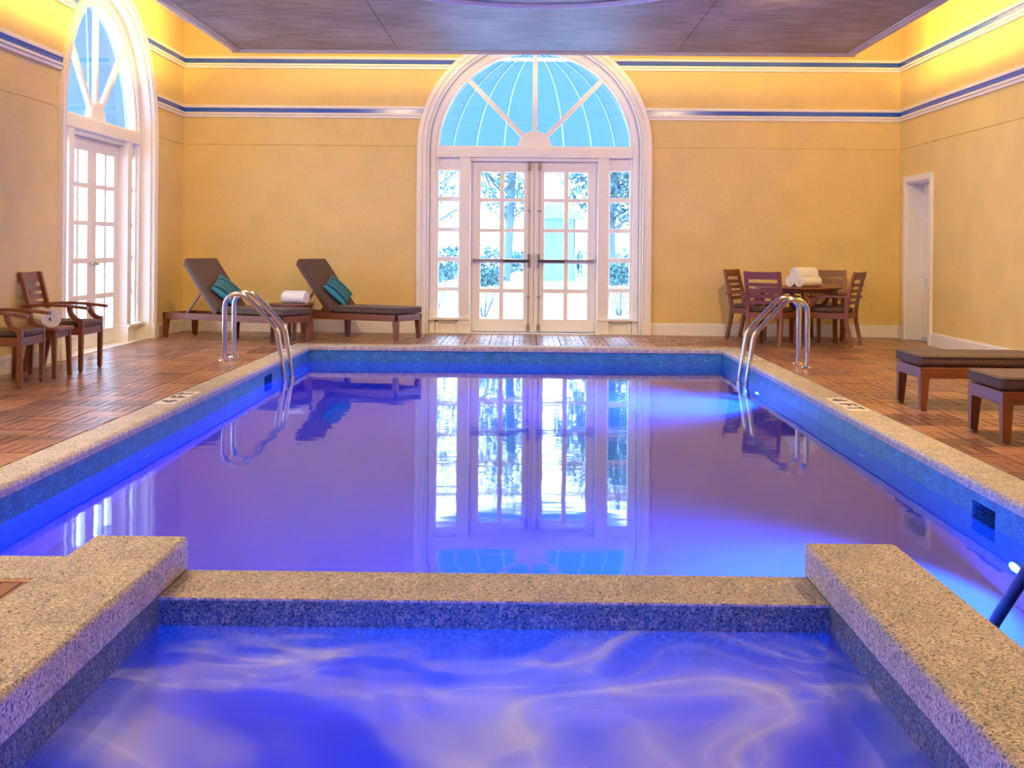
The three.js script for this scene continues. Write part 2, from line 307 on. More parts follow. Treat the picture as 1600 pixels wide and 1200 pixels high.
// picture-rail mouldings with a blue band, two heights, round the room
function stripe(x0, x1, y, pos, turn, label) {
  const o = struct('trim_1'.replace('1', String(++stripe.n)), label, 'moulding');
  o.position.set(...pos); o.rotation.y = turn;
  mesh('cap', box(x0, x1, y - 0.002, y + 0.040, -0.005, 0.030, 0.006), M.white, o);
  mesh('blue_band', box(x0, x1, y - 0.066, y, -0.005, 0.012), M.band, o);
  mesh('sill', box(x0, x1, y - 0.094, y - 0.064, -0.005, 0.034, 0.006), M.white, o);
  mesh('sill', box(x0, x1, y - 0.134, y - 0.096, -0.005, 0.022, 0.005), M.white, o);
}
stripe.n = 0;
for (const [y, e, name] of [[3.189, 1.52, 'lower'], [3.889, 1.07, 'upper']]) {
  stripe(XL, WC - e, y, [0, 0, -ZB], 0, `${name} cream moulding with blue band left of the arched window on the end wall`);
  stripe(WC + e, XR, y, [0, 0, -ZB], 0, `${name} cream moulding with blue band right of the arched window on the end wall`);
  stripe(WZ + e, ZB - 0.036, y, [XL, 0, 0], Math.PI / 2, `${name} cream moulding with blue band on the left wall beyond its arch`);
  stripe(WZ2 + e, WZ - e, y, [XL, 0, 0], Math.PI / 2, `${name} cream moulding with blue band on the left wall above the armchairs`);
  stripe(ZN, WZ2 - e, y, [XL, 0, 0], Math.PI / 2, `${name} cream moulding with blue band on the left wall beside the spa`);
  stripe(-ZB + 0.036, -ZN, y, [XR, 0, 0], -Math.PI / 2, `${name} cream moulding with blue band along the right wall`);
}
function baseboard(name, x0, x1, pos, turn, label) {
  const o = structMesh(name, merge([box(x0, x1, -0.02, 0.155, -0.004, 0.02, 0.004), box(x0, x1, 0.15, 0.172, -0.004, 0.012, 0.004)]), M.white, label, 'baseboard');
  o.position.set(...pos); o.rotation.y = turn;
}
baseboard('baseboard_back', XL, WC - 1.672, [0, 0, -ZB], 0, 'cream baseboard behind the two loungers');
baseboard('baseboard_back', WC + 1.672, XR, [0, 0, -ZB], 0, 'cream baseboard behind the dining table');
baseboard('baseboard_left', WZ + 1.672, ZB - 0.02, [XL, 0, 0], Math.PI / 2, 'short cream baseboard between the left arch and the corner');
baseboard('baseboard_left', WZ2 + 1.672, WZ - 1.672, [XL, 0, 0], Math.PI / 2, 'cream baseboard behind the two armchairs');
baseboard('baseboard_left', ZN, WZ2 - 1.672, [XL, 0, 0], Math.PI / 2, 'cream baseboard on the left wall beside the spa');
baseboard('baseboard_right', -ZB + 0.02, -DZ1 - 0.09, [XR, 0, 0], -Math.PI / 2, 'short cream baseboard between the right door and the corner');
baseboard('baseboard_right', -DZ0 + 0.09, -ZN, [XR, 0, 0], -Math.PI / 2, 'long cream baseboard along the right wall');

// ------------------------------------------------------------------ arched windows and glazed doors
const ring = (r0, r1, y, d, bevel) => {        // an arch band with straight legs down to y = foot
  const s = new THREE.Shape(); s.moveTo(-r1, y); s.lineTo(-r1, WY); s.absarc(0, WY, r1, Math.PI, 0, true); s.lineTo(r1, y); s.lineTo(r0, y); s.lineTo(r0, WY); s.absarc(0, WY, r0, 0, Math.PI, false); s.lineTo(-r0, y); s.closePath();
  return extrude(s, d, bevel, 64);
};
const paneRowsSide = [[1.959, 2.333], [1.513, 1.886], [1.093, 1.449], [0.656, 1.02], [0.218, 0.592]];
const paneRowsDoor = [[1.941, 2.315], [1.503, 1.886], [1.066, 1.449], [0.637, 1.002], [0.2, 0.574]];
function archedWindow(pos, turn, label) {
  const w = struct('window_1'.replace('1', String(++archedWindow.n)), label, 'window');
  w.position.set(...pos); w.rotation.y = turn;
  const casing = merge([ring(1.535, 1.672, 0.0, 0.035, 0.006), ring(1.60, 1.668, 0.002, 0.055, 0.008), ring(1.539, 1.56, 0.002, 0.048, 0.006)]);
  casing.translate(0, 0, -0.004);
  const plinth = [-1, 1].map((s) => { const g = box(-0.072, 0.072, 0, 0.19, -0.004, 0.066, 0.006); g.translate(s * 1.604, 0, 0); return g; });
  mesh('casing', merge([casing, ...plinth]), M.white, w);
  mesh('sill', box(-1.525, 1.525, -0.03, 0.008, -T - 0.12, -0.003), M.white, w);
  const lining = ring(1.505, 1.532, 0.0, 0.31); lining.translate(0, 0, -0.31); mesh('lining', lining, M.white, w);
  const fr = merge([ring(1.372, 1.506, 0, 0.08, 0.006), ring(1.41, 1.503, 0.002, 0.11, 0.008)]); fr.translate(0, 0, -0.24); mesh('frame', fr, M.white, w);
  mesh('transom', merge([box(-1.41, 1.41, 2.52, 2.665, -0.25, -0.09, 0.008), box(-1.41, 1.41, 2.645, 2.685, -0.24, -0.12, 0.006), box(-0.93, 0.93, 2.47, 2.53, -0.27, -0.14, 0.006)]), M.white, w);
  for (const s of [-1, 1]) {
    mesh('post', merge([box(Math.min(s * 0.916, s * 1.071), Math.max(s * 0.916, s * 1.071), 0, 2.53, -0.25, -0.10, 0.008), box(s * 0.99 - 0.09, s * 0.99 + 0.09, 0, 0.185, -0.25, -0.08, 0.006)]), M.white, w);
    // sidelight: a sheet with five openings, a pane in each, a low panel and a ledge
    const x0 = Math.min(s * 1.071, s * 1.40), x1 = Math.max(s * 1.071, s * 1.40), gx0 = Math.min(s * 1.092, s * 1.385), gx1 = Math.max(s * 1.092, s * 1.385);
    const sh = rectShape(x0, x1, 0.1, 2.53); for (const [a, b] of paneRowsSide) sh.holes.push(rectPath(gx0, gx1, a, b));
    const sg = extrude(sh, 0.05, 0.006); sg.translate(0, 0, -0.25);
    const light = mesh('sidelight', sg, M.white, w);
    for (const [a, b] of paneRowsSide) { const g = new THREE.PlaneGeometry(gx1 - gx0, b - a); g.translate((gx0 + gx1) / 2, (a + b) / 2, -0.225); mesh('pane', flat(g), M.pane, light); }
    mesh('low_panel', merge([box(x0, x1, 0, 0.2, -0.25, -0.15), box(x0, x0 + 0.04, 0, 0.2, -0.16, -0.11, 0.005), box(x1 - 0.04, x1, 0, 0.2, -0.16, -0.11, 0.005), box(x0, x1, 0.15, 0.2, -0.16, -0.11, 0.005)]), M.white, w);
    mesh('ledge', box(Math.min(s * 0.905, s * 1.505), Math.max(s * 0.905, s * 1.505), 0.185, 0.222, -0.25, -0.065, 0.006), M.white, w);
  }
  // fanlight bars and panes
  const hub = new THREE.Shape(); hub.moveTo(-0.245, 2.66); hub.lineTo(-0.245, 2.67); hub.absarc(0, 2.665, 0.245, Math.PI, 0, true); hub.lineTo(0.245, 2.66);
  const hg = extrude(hub, 0.07, 0.008, 24); hg.translate(0, 0, -0.235); mesh('hub', hg, M.white, w);
  for (const deg of [45.5, 90, 134.5]) {
    const g = box(0.2, 1.42, -0.034, 0.034, -0.235, -0.175, 0.008); g.rotateZ(deg * Math.PI / 180); g.translate(0, 2.665, 0); mesh('glazing_bar', g, M.white, w);
  }
  for (const [a, b] of [[0, 45.5], [45.5, 90], [90, 134.5], [134.5, 180]]) {
    const s = new THREE.Shape(); const A = a * Math.PI / 180, B = b * Math.PI / 180;
    s.moveTo(0.2 * Math.cos(A), 2.665 + 0.2 * Math.sin(A)); s.lineTo(1.39 * Math.cos(A), 2.665 + 1.39 * Math.sin(A)); s.absarc(0, 2.665, 1.39, A, B, false); s.lineTo(0.2 * Math.cos(B), 2.665 + 0.2 * Math.sin(B)); s.closePath();
    const g = flat(new THREE.ShapeGeometry(s, 24)); g.translate(0, 0, -0.205); mesh('pane', g, M.pane, w);
  }
  return w;
}
archedWindow.n = 0;
function glazedDoor(pos, turn, side, label, bars = true) {
  const d = struct('door_1'.replace('1', String(++glazedDoor.n)), label, 'door');
  d.position.set(...pos); d.rotation.y = turn;
  const x = (a) => side * a, lo = Math.min(x(0.003), x(0.914)), hi = Math.max(x(0.003), x(0.914));
  const sh = rectShape(lo, hi, 0.02, 2.468), cols = [[0.150, 0.430], [0.497, 0.770]].map(([a, b]) => [Math.min(x(a), x(b)), Math.max(x(a), x(b))]);
  for (const [a, b] of paneRowsDoor) for (const [c, e] of cols) sh.holes.push(rectPath(c, e, a, b));
  const g = extrude(sh, 0.05, 0.006); g.translate(0, 0, -0.285);
  const leaf = mesh('leaf', g, M.white, d);
  if (side < 0) mesh('astragal', box(-0.02, 0.02, 0.02, 2.468, -0.300, -0.288, 0.004), M.white, d);
  mesh('stop', box(Math.min(x(0.895), x(0.92)), Math.max(x(0.895), x(0.92)), 0.01, 2.47, -0.305, -0.287), M.white, d);
  for (const [a, b] of paneRowsDoor) for (const [c, e] of cols) { const p = new THREE.PlaneGeometry(e - c, b - a); p.translate((c + e) / 2, (a + b) / 2, -0.26); mesh('pane', flat(p), M.pane, leaf); }
  mesh('threshold', box(lo, hi, 0, 0.016, -0.30, -0.225), bars ? M.darkMetal : M.white, d);
  if (!bars) { const k = new THREE.SphereGeometry(0.026, 16, 12); k.translate(x(0.07), 1.0, -0.19); mesh('knob', merge([k, box(Math.min(x(0.062), x(0.078)), Math.max(x(0.062), x(0.078)), 0.992, 1.008, -0.24, -0.19)]), M.nickel, d); return d; }
  // push bar with its latch case and the bolts that run up and down
  const bx0 = Math.min(x(0.06), x(0.86)), bx1 = Math.max(x(0.06), x(0.86)), mid = x(0.44);
  const pb = mesh('push_bar', box(bx0, bx1, 1.022, 1.062, -0.215, -0.175, 0.008), M.nickel, d);
  mesh('touch_pad', box(Math.min(mid, x(0.06)), Math.max(mid, x(0.06)), 1.017, 1.055, -0.18, -0.165, 0.005), M.darkMetal, pb);
  mesh('end_cap', box(Math.min(x(0.845), x(0.875)), Math.max(x(0.845), x(0.875)), 1.012, 1.072, -0.24, -0.17, 0.006), M.nickel, pb);
  mesh('latch_case', box(Math.min(x(0.045), x(0.10)), Math.max(x(0.045), x(0.10)), 0.945, 1.14, -0.24, -0.17, 0.01), M.nickel, d);
  const rod = (y0, y1) => { const c = new THREE.CylinderGeometry(0.008, 0.008, y1 - y0, 10); c.translate(x(0.075), (y0 + y1) / 2, -0.215); return flat(c); };
  mesh('bolt_rod', rod(1.13, 2.36), M.nickel, d); mesh('bolt_rod', rod(0.08, 0.95), M.nickel, d);
  for (const y of [1.76, 0.52]) mesh('rod_guide', box(Math.min(x(0.05), x(0.10)), Math.max(x(0.05), x(0.10)), y - 0.012, y + 0.012, -0.24, -0.20, 0.004), M.nickel, d);
  mesh('top_latch', box(Math.min(x(0.05), x(0.10)), Math.max(x(0.05), x(0.10)), 2.34, 2.46, -0.24, -0.19, 0.006), M.nickel, d);
  mesh('bottom_latch', box(Math.min(x(0.05), x(0.10)), Math.max(x(0.05), x(0.10)), 0.025, 0.12, -0.24, -0.19, 0.006), M.nickel, d);
  return d;
}
glazedDoor.n = 0;
archedWindow([WC, 0, -ZB], 0, 'tall white arched window frame round the double doors on the end wall');
glazedDoor([WC, 0, -ZB], 0, -1, 'left leaf of the white glazed double doors on the end wall');
glazedDoor([WC, 0, -ZB], 0, 1, 'right leaf of the white glazed double doors on the end wall');
archedWindow([XL, 0, -WZ], Math.PI / 2, 'tall white arched window frame on the left wall behind the armchairs');
glazedDoor([XL, 0, -WZ], Math.PI / 2, -1, 'nearer white glazed door leaf in the left wall behind the armchairs', false);
glazedDoor([XL, 0, -WZ], Math.PI / 2, 1, 'farther white glazed door leaf in the left wall behind the armchairs', false);

archedWindow([XL, 0, -WZ2], Math.PI / 2, 'tall white arched window frame on the left wall nearer than the armchairs');
glazedDoor([XL, 0, -WZ2], Math.PI / 2, -1, 'nearer leaf of the glazed doors in the nearer left arch', false);
glazedDoor([XL, 0, -WZ2], Math.PI / 2, 1, 'farther leaf of the glazed doors in the nearer left arch', false);

{ // narrow panelled door in the right wall, set back in its jamb
  const d = struct('door_' + (++glazedDoor.n), 'narrow white panelled door set deep in the right wall', 'door');
  d.position.set(XR, 0, 0); d.rotation.y = -Math.PI / 2;      // local x = -Z, room side +z
  const a = -DZ1, b = -DZ0, cs = 0.085;
  const casing = new THREE.Shape([[a - cs, 0], [a - cs, DH + cs], [b + cs, DH + cs], [b + cs, 0], [b, 0], [b, DH], [a, DH], [a, 0]].map((p) => new THREE.Vector2(...p)));
  const cg = extrude(casing, 0.03, 0.006); mesh('casing', cg, M.white, d);
  mesh('jamb', merge([box(a, a + 0.02, 0, DH, -T, 0.002), box(b - 0.02, b, 0, DH, -T, 0.002), box(a, b, DH - 0.02, DH, -T, 0.002), box(a + 0.02, a + 0.035, 0, DH - 0.02, -0.21, -0.19), box(b - 0.035, b - 0.02, 0, DH - 0.02, -0.21, -0.19)]), M.white, d);
  const sh = rectShape(a + 0.024, b - 0.024, 0.035, DH - 0.024), ps = [], m = (a + b) / 2;
  for (const [y0, y1] of [[0.22, 0.85], [1.0, 1.62], [1.74, 2.02]]) for (const [x0, x1] of [[a + 0.13, m - 0.05], [m + 0.05, b - 0.13]]) { sh.holes.push(rectPath(x0, x1, y0, y1)); ps.push([x0, x1, y0, y1]); }
  const lg = extrude(sh, 0.045, 0.004); lg.translate(0, 0, -0.255); const leaf = mesh('leaf', lg, M.white, d);
  for (const [x0, x1, y0, y1] of ps) mesh('panel', merge([box(x0 - 0.002, x1 + 0.002, y0 - 0.002, y1 + 0.002, -0.245, -0.228), box(x0 + 0.035, x1 - 0.035, y0 + 0.035, y1 - 0.035, -0.235, -0.216, 0.005)]), M.white, leaf);
  const k = new THREE.SphereGeometry(0.028, 16, 12); k.translate(b - 0.09, 0.95, -0.165); mesh('knob', merge([k, box(b - 0.097, b - 0.083, 0.943, 0.957, -0.21, -0.17)]), M.nickel, d);
  mesh('back_board', box(a, b, 0, DH, -T + 0.002, -T + 0.03), M.void, d);
}

// ------------------------------------------------------------------ floor of wooden deck tiles round the pool
const PX0 = -2.655, PX1 = 2.445, PZ1 = 15.19, PZ0 = 4.86, CW = 0.235;       // the pool's edges
const CX0 = -2.885, CX1 = 2.71, CZ1 = 15.43;                                 // the outer edges of its coping
const AX0 = -1.63, AX1 = -1.27, BX0 = 1.066, BX1 = 1.415, AZ1 = 4.655, AZ0 = 1.5, DAM0 = 4.29; // spa arms and dam
const NEARX0 = 1.415, NEARZ = 2.9;                                           // the pool runs on beside the spa to its steps
const floor = struct('floor', 'floor of brown wooden deck tiles round the pool', 'floor');
{
  const s = (x0, x1, z0, z1) => box(x0, x1, -0.25, -0.02, -z1, -z0);
  mesh('underlay', uvBox(merge([s(XL - T, CX0 + 0.01, ZN, ZB + T), s(CX1 - 0.01, XR + T, ZN, ZB + T), s(CX0, CX1, CZ1 - 0.01, ZB + T), s(CX0, AX0 + 0.005, ZN, 4.51), s(AX0, 1.42, ZN, AZ0 + 0.01), s(1.41, CX1, ZN, NEARZ - 0.23)])), M.base, floor);
  const S = 0.305, slats = [], gap = 0.006, sw = (S - 0.006) / 4;
  const free = (x0, x1, z0, z1) => {       // clip a slat to the deck; returns null where the pool or the spa lies
    const keep = (X0, X1, Z0, Z1) => { const a = Math.max(x0, X0), b = Math.min(x1, X1), c = Math.max(z0, Z0), e = Math.min(z1, Z1); return b - a > 0.012 && e - c > 0.012 ? [a, b, c, e] : null; };
    return [keep(XL + 0.003, CX0 - 0.004, -0.4, ZB - 0.003), keep(CX1 + 0.004, XR - 0.003, -0.4, ZB - 0.003), keep(CX0 - 0.004, CX1 + 0.004, CZ1 + 0.004, ZB - 0.003), keep(CX0 - 0.004, AX0 - 0.003, -0.4, 4.495)].filter(Boolean);
  };
  const doorSlat = (x0, x1, z0, z1) => { const a = Math.max(x0, XR - 0.003), c = Math.max(z0, DZ0 + 0.022), e = Math.min(z1, DZ1 - 0.022), b = Math.min(x1, XR + 0.2); return b - a > 0.01 && e - c > 0.01 ? [[a, b, c, e]] : []; };
  const ox = CX0 - 0.004 - S * 40, oz = 15.43 - S * 60;
  for (let i = 30; i < 72; i++) for (let j = 8; j < 68; j++) {
    const x = ox + i * S, z = oz + j * S;
    if (x > XR + 0.3 || x + S < XL || z > ZB) continue;
    const tone = rnd();
    for (let k = 0; k < 4; k++) {
      const a = gap / 2 + k * sw + 0.0015, b = a + sw - 0.008;
      const r = (i + j) % 2 ? [x + gap / 2, x + S - gap / 2, z + a, z + b] : [x + a, x + b, z + gap / 2, z + S - gap / 2];
      const t = Math.floor((rnd() < 0.78 ? tone : rnd()) * 0.9999 * M.deck.length), dy = rr(-0.0012, 0.0006);
      for (const q of [...free(...r), ...doorSlat(...r)]) slats.push({ q, t, dy, alongX: (i + j) % 2 === 1 });
    }
  }
  // the 300 that show largest are parts of their own
  camera.updateMatrixWorld(true); camera.updateProjectionMatrix();
  const view = (X, Z) => { const v = P(X, 0, Z).applyMatrix4(camera.matrixWorldInverse.copy(camera.matrixWorld).invert()); if (v.z > -0.5) return null; v.applyMatrix4(camera.projectionMatrix); return [v.x * 800 + 800, 600 - v.y * 600]; };
  const hidden = (x, y) => x < 0 || x > 1600 || y > 1200 || (x > 1390 && y > 545 && y < 640) || (x < 170 && y < 590) || (x > 60 && y > 880);
  for (const s of slats) {
    const [a, b, c, e] = s.q, p = [[a, c], [b, c], [b, e], [a, e]].map((v) => view(...v));
    s.px = 0; if (p.some((v) => !v)) continue;
    const mx = p.reduce((t, v) => t + v[0], 0) / 4, my = p.reduce((t, v) => t + v[1], 0) / 4;
    if (hidden(mx, my)) continue;
    for (let k = 0; k < 4; k++) { const [u, v] = [p[k], p[(k + 1) % 4]]; s.px += u[0] * v[1] - u[1] * v[0]; } s.px = Math.abs(s.px) / 2;
  }
  slats.sort((m, n) => n.px - m.px);
  const th = 0.018, shapes = new Map();
  const slatGeo = (w, d, alongX) => {
    const key = w.toFixed(3) + d.toFixed(3) + alongX; if (!shapes.has(key)) shapes.set(key, uvBox(box(-w / 2, w / 2, -th, 0, -d / 2, d / 2), alongX ? null : 'z')); return shapes.get(key);
  };
  slats.slice(0, 300).forEach(({ q: [a, b, c, e], t, dy, alongX }) => { const m = mesh('slat', slatGeo(b - a, e - c, alongX), M.deck[t], floor); m.position.copy(P((a + b) / 2, dy, (c + e) / 2)); });
  const rest = slats.slice(300), unit = uvBox(box(-0.5, 0.5, -th, 0, -0.5, 0.5)), im = new THREE.InstancedMesh(unit, M.deckRest, rest.length), mt = new THREE.Matrix4(), qy = new THREE.Quaternion();
  rest.forEach(({ q: [a, b, c, e], t, dy, alongX }, n) => {
    qy.setFromAxisAngle(new THREE.Vector3(0, 1, 0), alongX ? 0 : Math.PI / 2);
    mt.compose(P((a + b) / 2, dy, (c + e) / 2), qy, alongX ? new THREE.Vector3(b - a, 1, e - c) : new THREE.Vector3(e - c, 1, b - a)); im.setMatrixAt(n, mt); im.setColorAt(n, deckTones[t]);
  });
  im.name = 'slats'; im.userData.kind = 'stuff'; im.castShadow = im.receiveShadow = true; floor.add(im);
}

// ------------------------------------------------------------------ pool
const WATER = -0.20, DEEP = -1.35;
const pool = thing('swimming_pool', 'long rectangular swimming pool with beige stone coping and blue walls', 'pool');
{
  // coping: rounded at the water side. Profile in (across, up), extruded along
  const profile = (w, lip) => { const s = new THREE.Shape(); s.moveTo(0, -0.09); s.lineTo(0, -0.006); s.lineTo(0.006, 0); s.lineTo(w - 0.035, 0); s.absarc(w - 0.035, -0.035, 0.035, Math.PI / 2, 0, true); s.lineTo(w, -lip); s.lineTo(w - 0.004, -lip - 0.004); s.lineTo(w - 0.05, -lip - 0.004); s.lineTo(w - 0.05, -0.09); s.closePath(); return s; };
  const strip = (len, w) => extrude(profile(w, 0.062), len, 0, 8);
  // across towards +x, along -z
  let g = strip(CZ1 - 4.5, PX0 - CX0); g.translate(CX0, 0, -CZ1); mesh('coping', uvBox(g), M.beige, pool);
  g = strip(CZ1 - NEARZ + 0.24, CX1 - PX1); g.rotateY(Math.PI); g.translate(CX1, 0, -NEARZ + 0.24); mesh('coping', uvBox(g), M.beige, pool);
  g = strip(PX1 - PX0 - 0.0, CZ1 - PZ1); g.rotateY(-Math.PI / 2); g.translate(PX1, 0, -CZ1); mesh('coping', uvBox(g), M.beige, pool);
  g = strip(AX0 - PX0, PZ0 - 4.5); g.rotateY(Math.PI / 2); g.translate(PX0, 0, -4.5); mesh('coping', uvBox(g), M.beige, pool);
  g = strip(PX1 - NEARX0, 0.235); g.rotateY(Math.PI / 2); g.translate(NEARX0, 0, -NEARZ + 0.235); mesh('coping', uvBox(g), M.beige, pool);
  // walls with openings for the skimmers
  // walls: a speckled band down to the waterline and deep blue plaster below; pieces leave the skimmer mouths open
  const W = 0.2, SK0 = -0.27, SK1 = -0.118, BAND = WATER - 0.01;
  const sideWall = (x0, x1, z0, z1, holes) => {
    const band = [], low = []; let from = z0;
    for (const [a, b] of [...holes, [z1, z1]]) {
      band.push(box(x0, x1, BAND, -0.0655, -a, -from)); low.push(box(x0, x1, DEEP - 0.1, BAND, -a, -from));
      if (b > a) { band.push(box(x0, x1, SK1, -0.0655, -b, -a)); low.push(box(x0, x1, DEEP - 0.1, SK0, -b, -a)); }
      from = b;
    }
    mesh('waterline_band', uvBox(merge(band)), M.blue, pool); mesh('pool_wall', uvBox(merge(low)), M.poolPlaster, pool);
  };
  const endWall = (x0, x1, z0, z1) => { mesh('waterline_band', uvBox(box(x0, x1, BAND, -0.0655, -z1, -z0)), M.blue, pool); mesh('pool_wall', uvBox(box(x0, x1, DEEP - 0.1, BAND, -z1, -z0)), M.poolPlaster, pool); };
  sideWall(PX0 - 0.012 - W, PX0 - 0.012, PZ0 - 0.2, PZ1 + 0.2, [[12.56, 12.94]]);
  sideWall(PX1 + 0.012, PX1 + 0.012 + W, NEARZ - 0.2, PZ1 + 0.2, [[6.40, 6.73]]);
  endWall(PX0 - 0.012, PX1 + 0.012, PZ1 + 0.012, PZ1 + 0.212);
  endWall(PX0 - 0.012, AX0 + 0.02, PZ0 - 0.2, PZ0 - 0.012);
  endWall(NEARX0, PX1 + 0.012, NEARZ - 0.2, NEARZ - 0.012);
  mesh('pool_floor', uvBox(box(PX0 - 0.2, PX1 + 0.2, DEEP - 0.1, DEEP, -PZ1 - 0.2, -NEARZ + 0.2)), M.poolPlaster, pool);
  // entry steps in the near right corner
  for (let k = 0; k < 3; k++) mesh('step', uvBox(box(NEARX0, PX1 + 0.01, DEEP, -0.62 - 0.25 * k, -(3.75 + 0.34 * (k + 1)), -(3.75 + 0.34 * k), 0.012)), M.poolPlaster, pool);
  mesh('step', uvBox(box(NEARX0, PX1 + 0.01, DEEP, -0.38, -3.75, -NEARZ, 0.012)), M.poolPlaster, pool);
  // skimmer boxes behind the openings
  for (const [x, s, a, b] of [[PX0 - 0.012, -1, 12.56, 12.94], [PX1 + 0.012, 1, 6.40, 6.73]]) {
    const lo = s < 0 ? x - 0.42 : x + 0.19, hi = s < 0 ? x - 0.19 : x + 0.42;
    const far = s < 0 ? lo : hi;
    mesh('skimmer', merge([box(lo, hi, -0.30, -0.27, -b - 0.02, -a + 0.02), box(lo, hi, -0.118, -0.10, -b - 0.02, -a + 0.02), box(lo, hi, -0.30, -0.10, -b - 0.02, -b), box(lo, hi, -0.30, -0.10, -a, -a + 0.02), box(far - 0.01, far + 0.01, -0.30, -0.10, -b, -a)]), M.void, pool);
  }
  // return fittings in the walls, just under the surface
  for (const [x, z, s] of [[PX0 - 0.012, 8.6, 1], [PX0 - 0.012, 14.3, 1], [PX1 + 0.012, 8.9, -1]]) {
    const c = new THREE.CylinderGeometry(0.035, 0.045, 0.02, 20); c.rotateZ(Math.PI / 2); c.translate(x + s * 0.008, WATER - 0.28, -z); mesh('return_fitting', flat(c), M.plastic, pool);
  }
}
// water: a body that fills the pool up to its surface
function waterBody(name, pts, y0, y1, m, label) {
  const s = new THREE.Shape(pts.map(([x, z]) => new THREE.Vector2(x, -z)));
  const g = extrude(s, y1 - y0, 0); g.rotateX(Math.PI / 2); g.translate(0, y1, 0);
  const o = mesh(name, uvBox(g), m); o.castShadow = false; tag(o, label, 'water', null, 'stuff'); return o;
}
waterBody('pool_water', [[PX0 - 0.014, PZ1 + 0.014], [PX1 + 0.014, PZ1 + 0.014], [PX1 + 0.014, NEARZ - 0.014], [NEARX0 - 0.014, NEARZ - 0.014], [NEARX0 - 0.014, AZ1 - 0.014], [AX0 + 0.014, AZ1 - 0.014], [AX0 + 0.014, PZ0 - 0.014], [PX0 - 0.014, PZ0 - 0.014]], DEEP - 0.02, WATER, M.water, 'still blue pool water mirroring the arched window');

// underwater lamps
function poolLamp(pos, dir, lamp, label, name = 'pool_light') {
  const o = thing(name, label, 'light', pos, 0, 'underwater lamps');
  o.lookAt(pos[0] + dir[0], pos[1] + dir[1], pos[2] + dir[2]);
  const rim = new THREE.TorusGeometry(0.085, 0.014, 12, 32); mesh('rim', flat(rim), M.steel, o);
  const lens = new THREE.SphereGeometry(0.08, 24, 8, 0, Math.PI * 2, 0, Math.PI / 2); lens.rotateX(Math.PI / 2); lens.scale(1, 1, 0.35);
  mesh('lens', flat(lens), new THREE.MeshStandardMaterial({ color: lin(0.6, 0.7, 0.8), emissive: lin(0.2, 0.95, 1.0), emissiveIntensity: 14 }), o);
  const l = new THREE.SpotLight(lamp.color, lamp.power, 0, 1.15, 1); l.name = 'underwater_lamp'; l.shadow.radius = 3; l.castShadow = true; l.position.set(0, 0, 0.07);
  const t = new THREE.Object3D(); t.name = 'aim'; t.position.set(0, -0.55, 1); o.add(l, t); l.target = t;
}
poolLamp([PX1 + 0.006, -0.72, -12.83], [-1, 0, 0], POOL_LAMP, 'glowing cyan underwater lamp by the far right ladder');
poolLamp([PX1 + 0.006, -0.70, -6.09], [-1, 0, 0], POOL_LAMP, 'glowing cyan underwater lamp in the near right corner of the pool');

// depth marker plates let into the coping, with their characters
import { FontLoader } from 'three/addons/loaders/FontLoader.js';
import { TextGeometry } from 'three/addons/geometries/TextGeometry.js';
const font = await new FontLoader().loadAsync('fonts/droid/droid_sans_bold.typeface.json');
function marker(X, Z, turn, text, label, len = 0.80) {
  const o = thing('depth_marker', label, 'sign', [X, 0, -Z], turn, 'depth markers on the coping');
  mesh('plate', box(-len / 2, len / 2, -0.004, 0.003, -0.085, 0.085), M.tile, o);
  const widths = [...text].map((c) => c === ' ' ? 0.5 : 1), total = widths.reduce((a, b) => a + b, 0), cell = (len - 0.1) / total; let at = -len / 2 + 0.05;
  [...text].forEach((c, k) => {
    if (c !== ' ') {
      const g = new TextGeometry(c, { font, size: 0.125, depth: 0.0016, curveSegments: 4 }); g.computeBoundingBox(); const b = g.boundingBox;
      g.translate(-(b.min.x + b.max.x) / 2, -(b.min.y + b.max.y) / 2, 0); g.scale(cell * 0.72 / (b.max.x - b.min.x), 1, 1); g.rotateX(-Math.PI / 2); g.translate(at + cell / 2, 0.003, 0);
      mesh('letter', flat(g), M.ink, o);
    }
    at += cell * widths[k];
  });
}
// read from the water, so the text runs along the edge with its foot towards the pool
marker(-2.79, 9.85, Math.PI / 2, '4 FT', 'white depth marker on the left coping near the armchairs');
marker(2.59, 9.85, -Math.PI / 2, '4 FT', 'white depth marker on the right coping by the near bench');
marker(-2.79, 14.1, Math.PI / 2, '5 FT', 'white depth marker on the left coping beside the far ladder', 0.6);
marker(2.59, 14.1, -Math.PI / 2, '5 FT', 'white depth marker on the right coping behind the far ladder', 0.6);

// ------------------------------------------------------------------ spa in front
const spa = thing('spa', 'raised speckled stone spa in front of the pool', 'spa');
{
  const arm = (x0, x1) => uvBox(box(x0, x1, 0.0, 0.13, -AZ1, -AZ0, 0.02, 3));
  mesh('arm', arm(AX0, AX1), M.beige, spa); mesh('arm', arm(BX0, BX1), M.beige, spa);
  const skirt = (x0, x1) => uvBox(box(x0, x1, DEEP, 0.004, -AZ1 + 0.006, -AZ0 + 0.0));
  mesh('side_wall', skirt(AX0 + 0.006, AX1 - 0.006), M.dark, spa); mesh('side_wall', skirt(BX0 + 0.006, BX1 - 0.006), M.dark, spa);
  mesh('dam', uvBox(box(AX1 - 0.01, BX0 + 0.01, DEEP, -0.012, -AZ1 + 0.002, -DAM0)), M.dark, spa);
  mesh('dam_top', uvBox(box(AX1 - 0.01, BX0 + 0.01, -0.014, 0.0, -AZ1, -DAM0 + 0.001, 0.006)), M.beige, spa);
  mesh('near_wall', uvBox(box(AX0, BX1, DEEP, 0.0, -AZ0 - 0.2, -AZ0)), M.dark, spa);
  mesh('spa_floor', uvBox(box(AX0, BX1, -1.05, -0.95, -AZ1 + 0.05, -AZ0)), M.poolPlaster, spa);
}
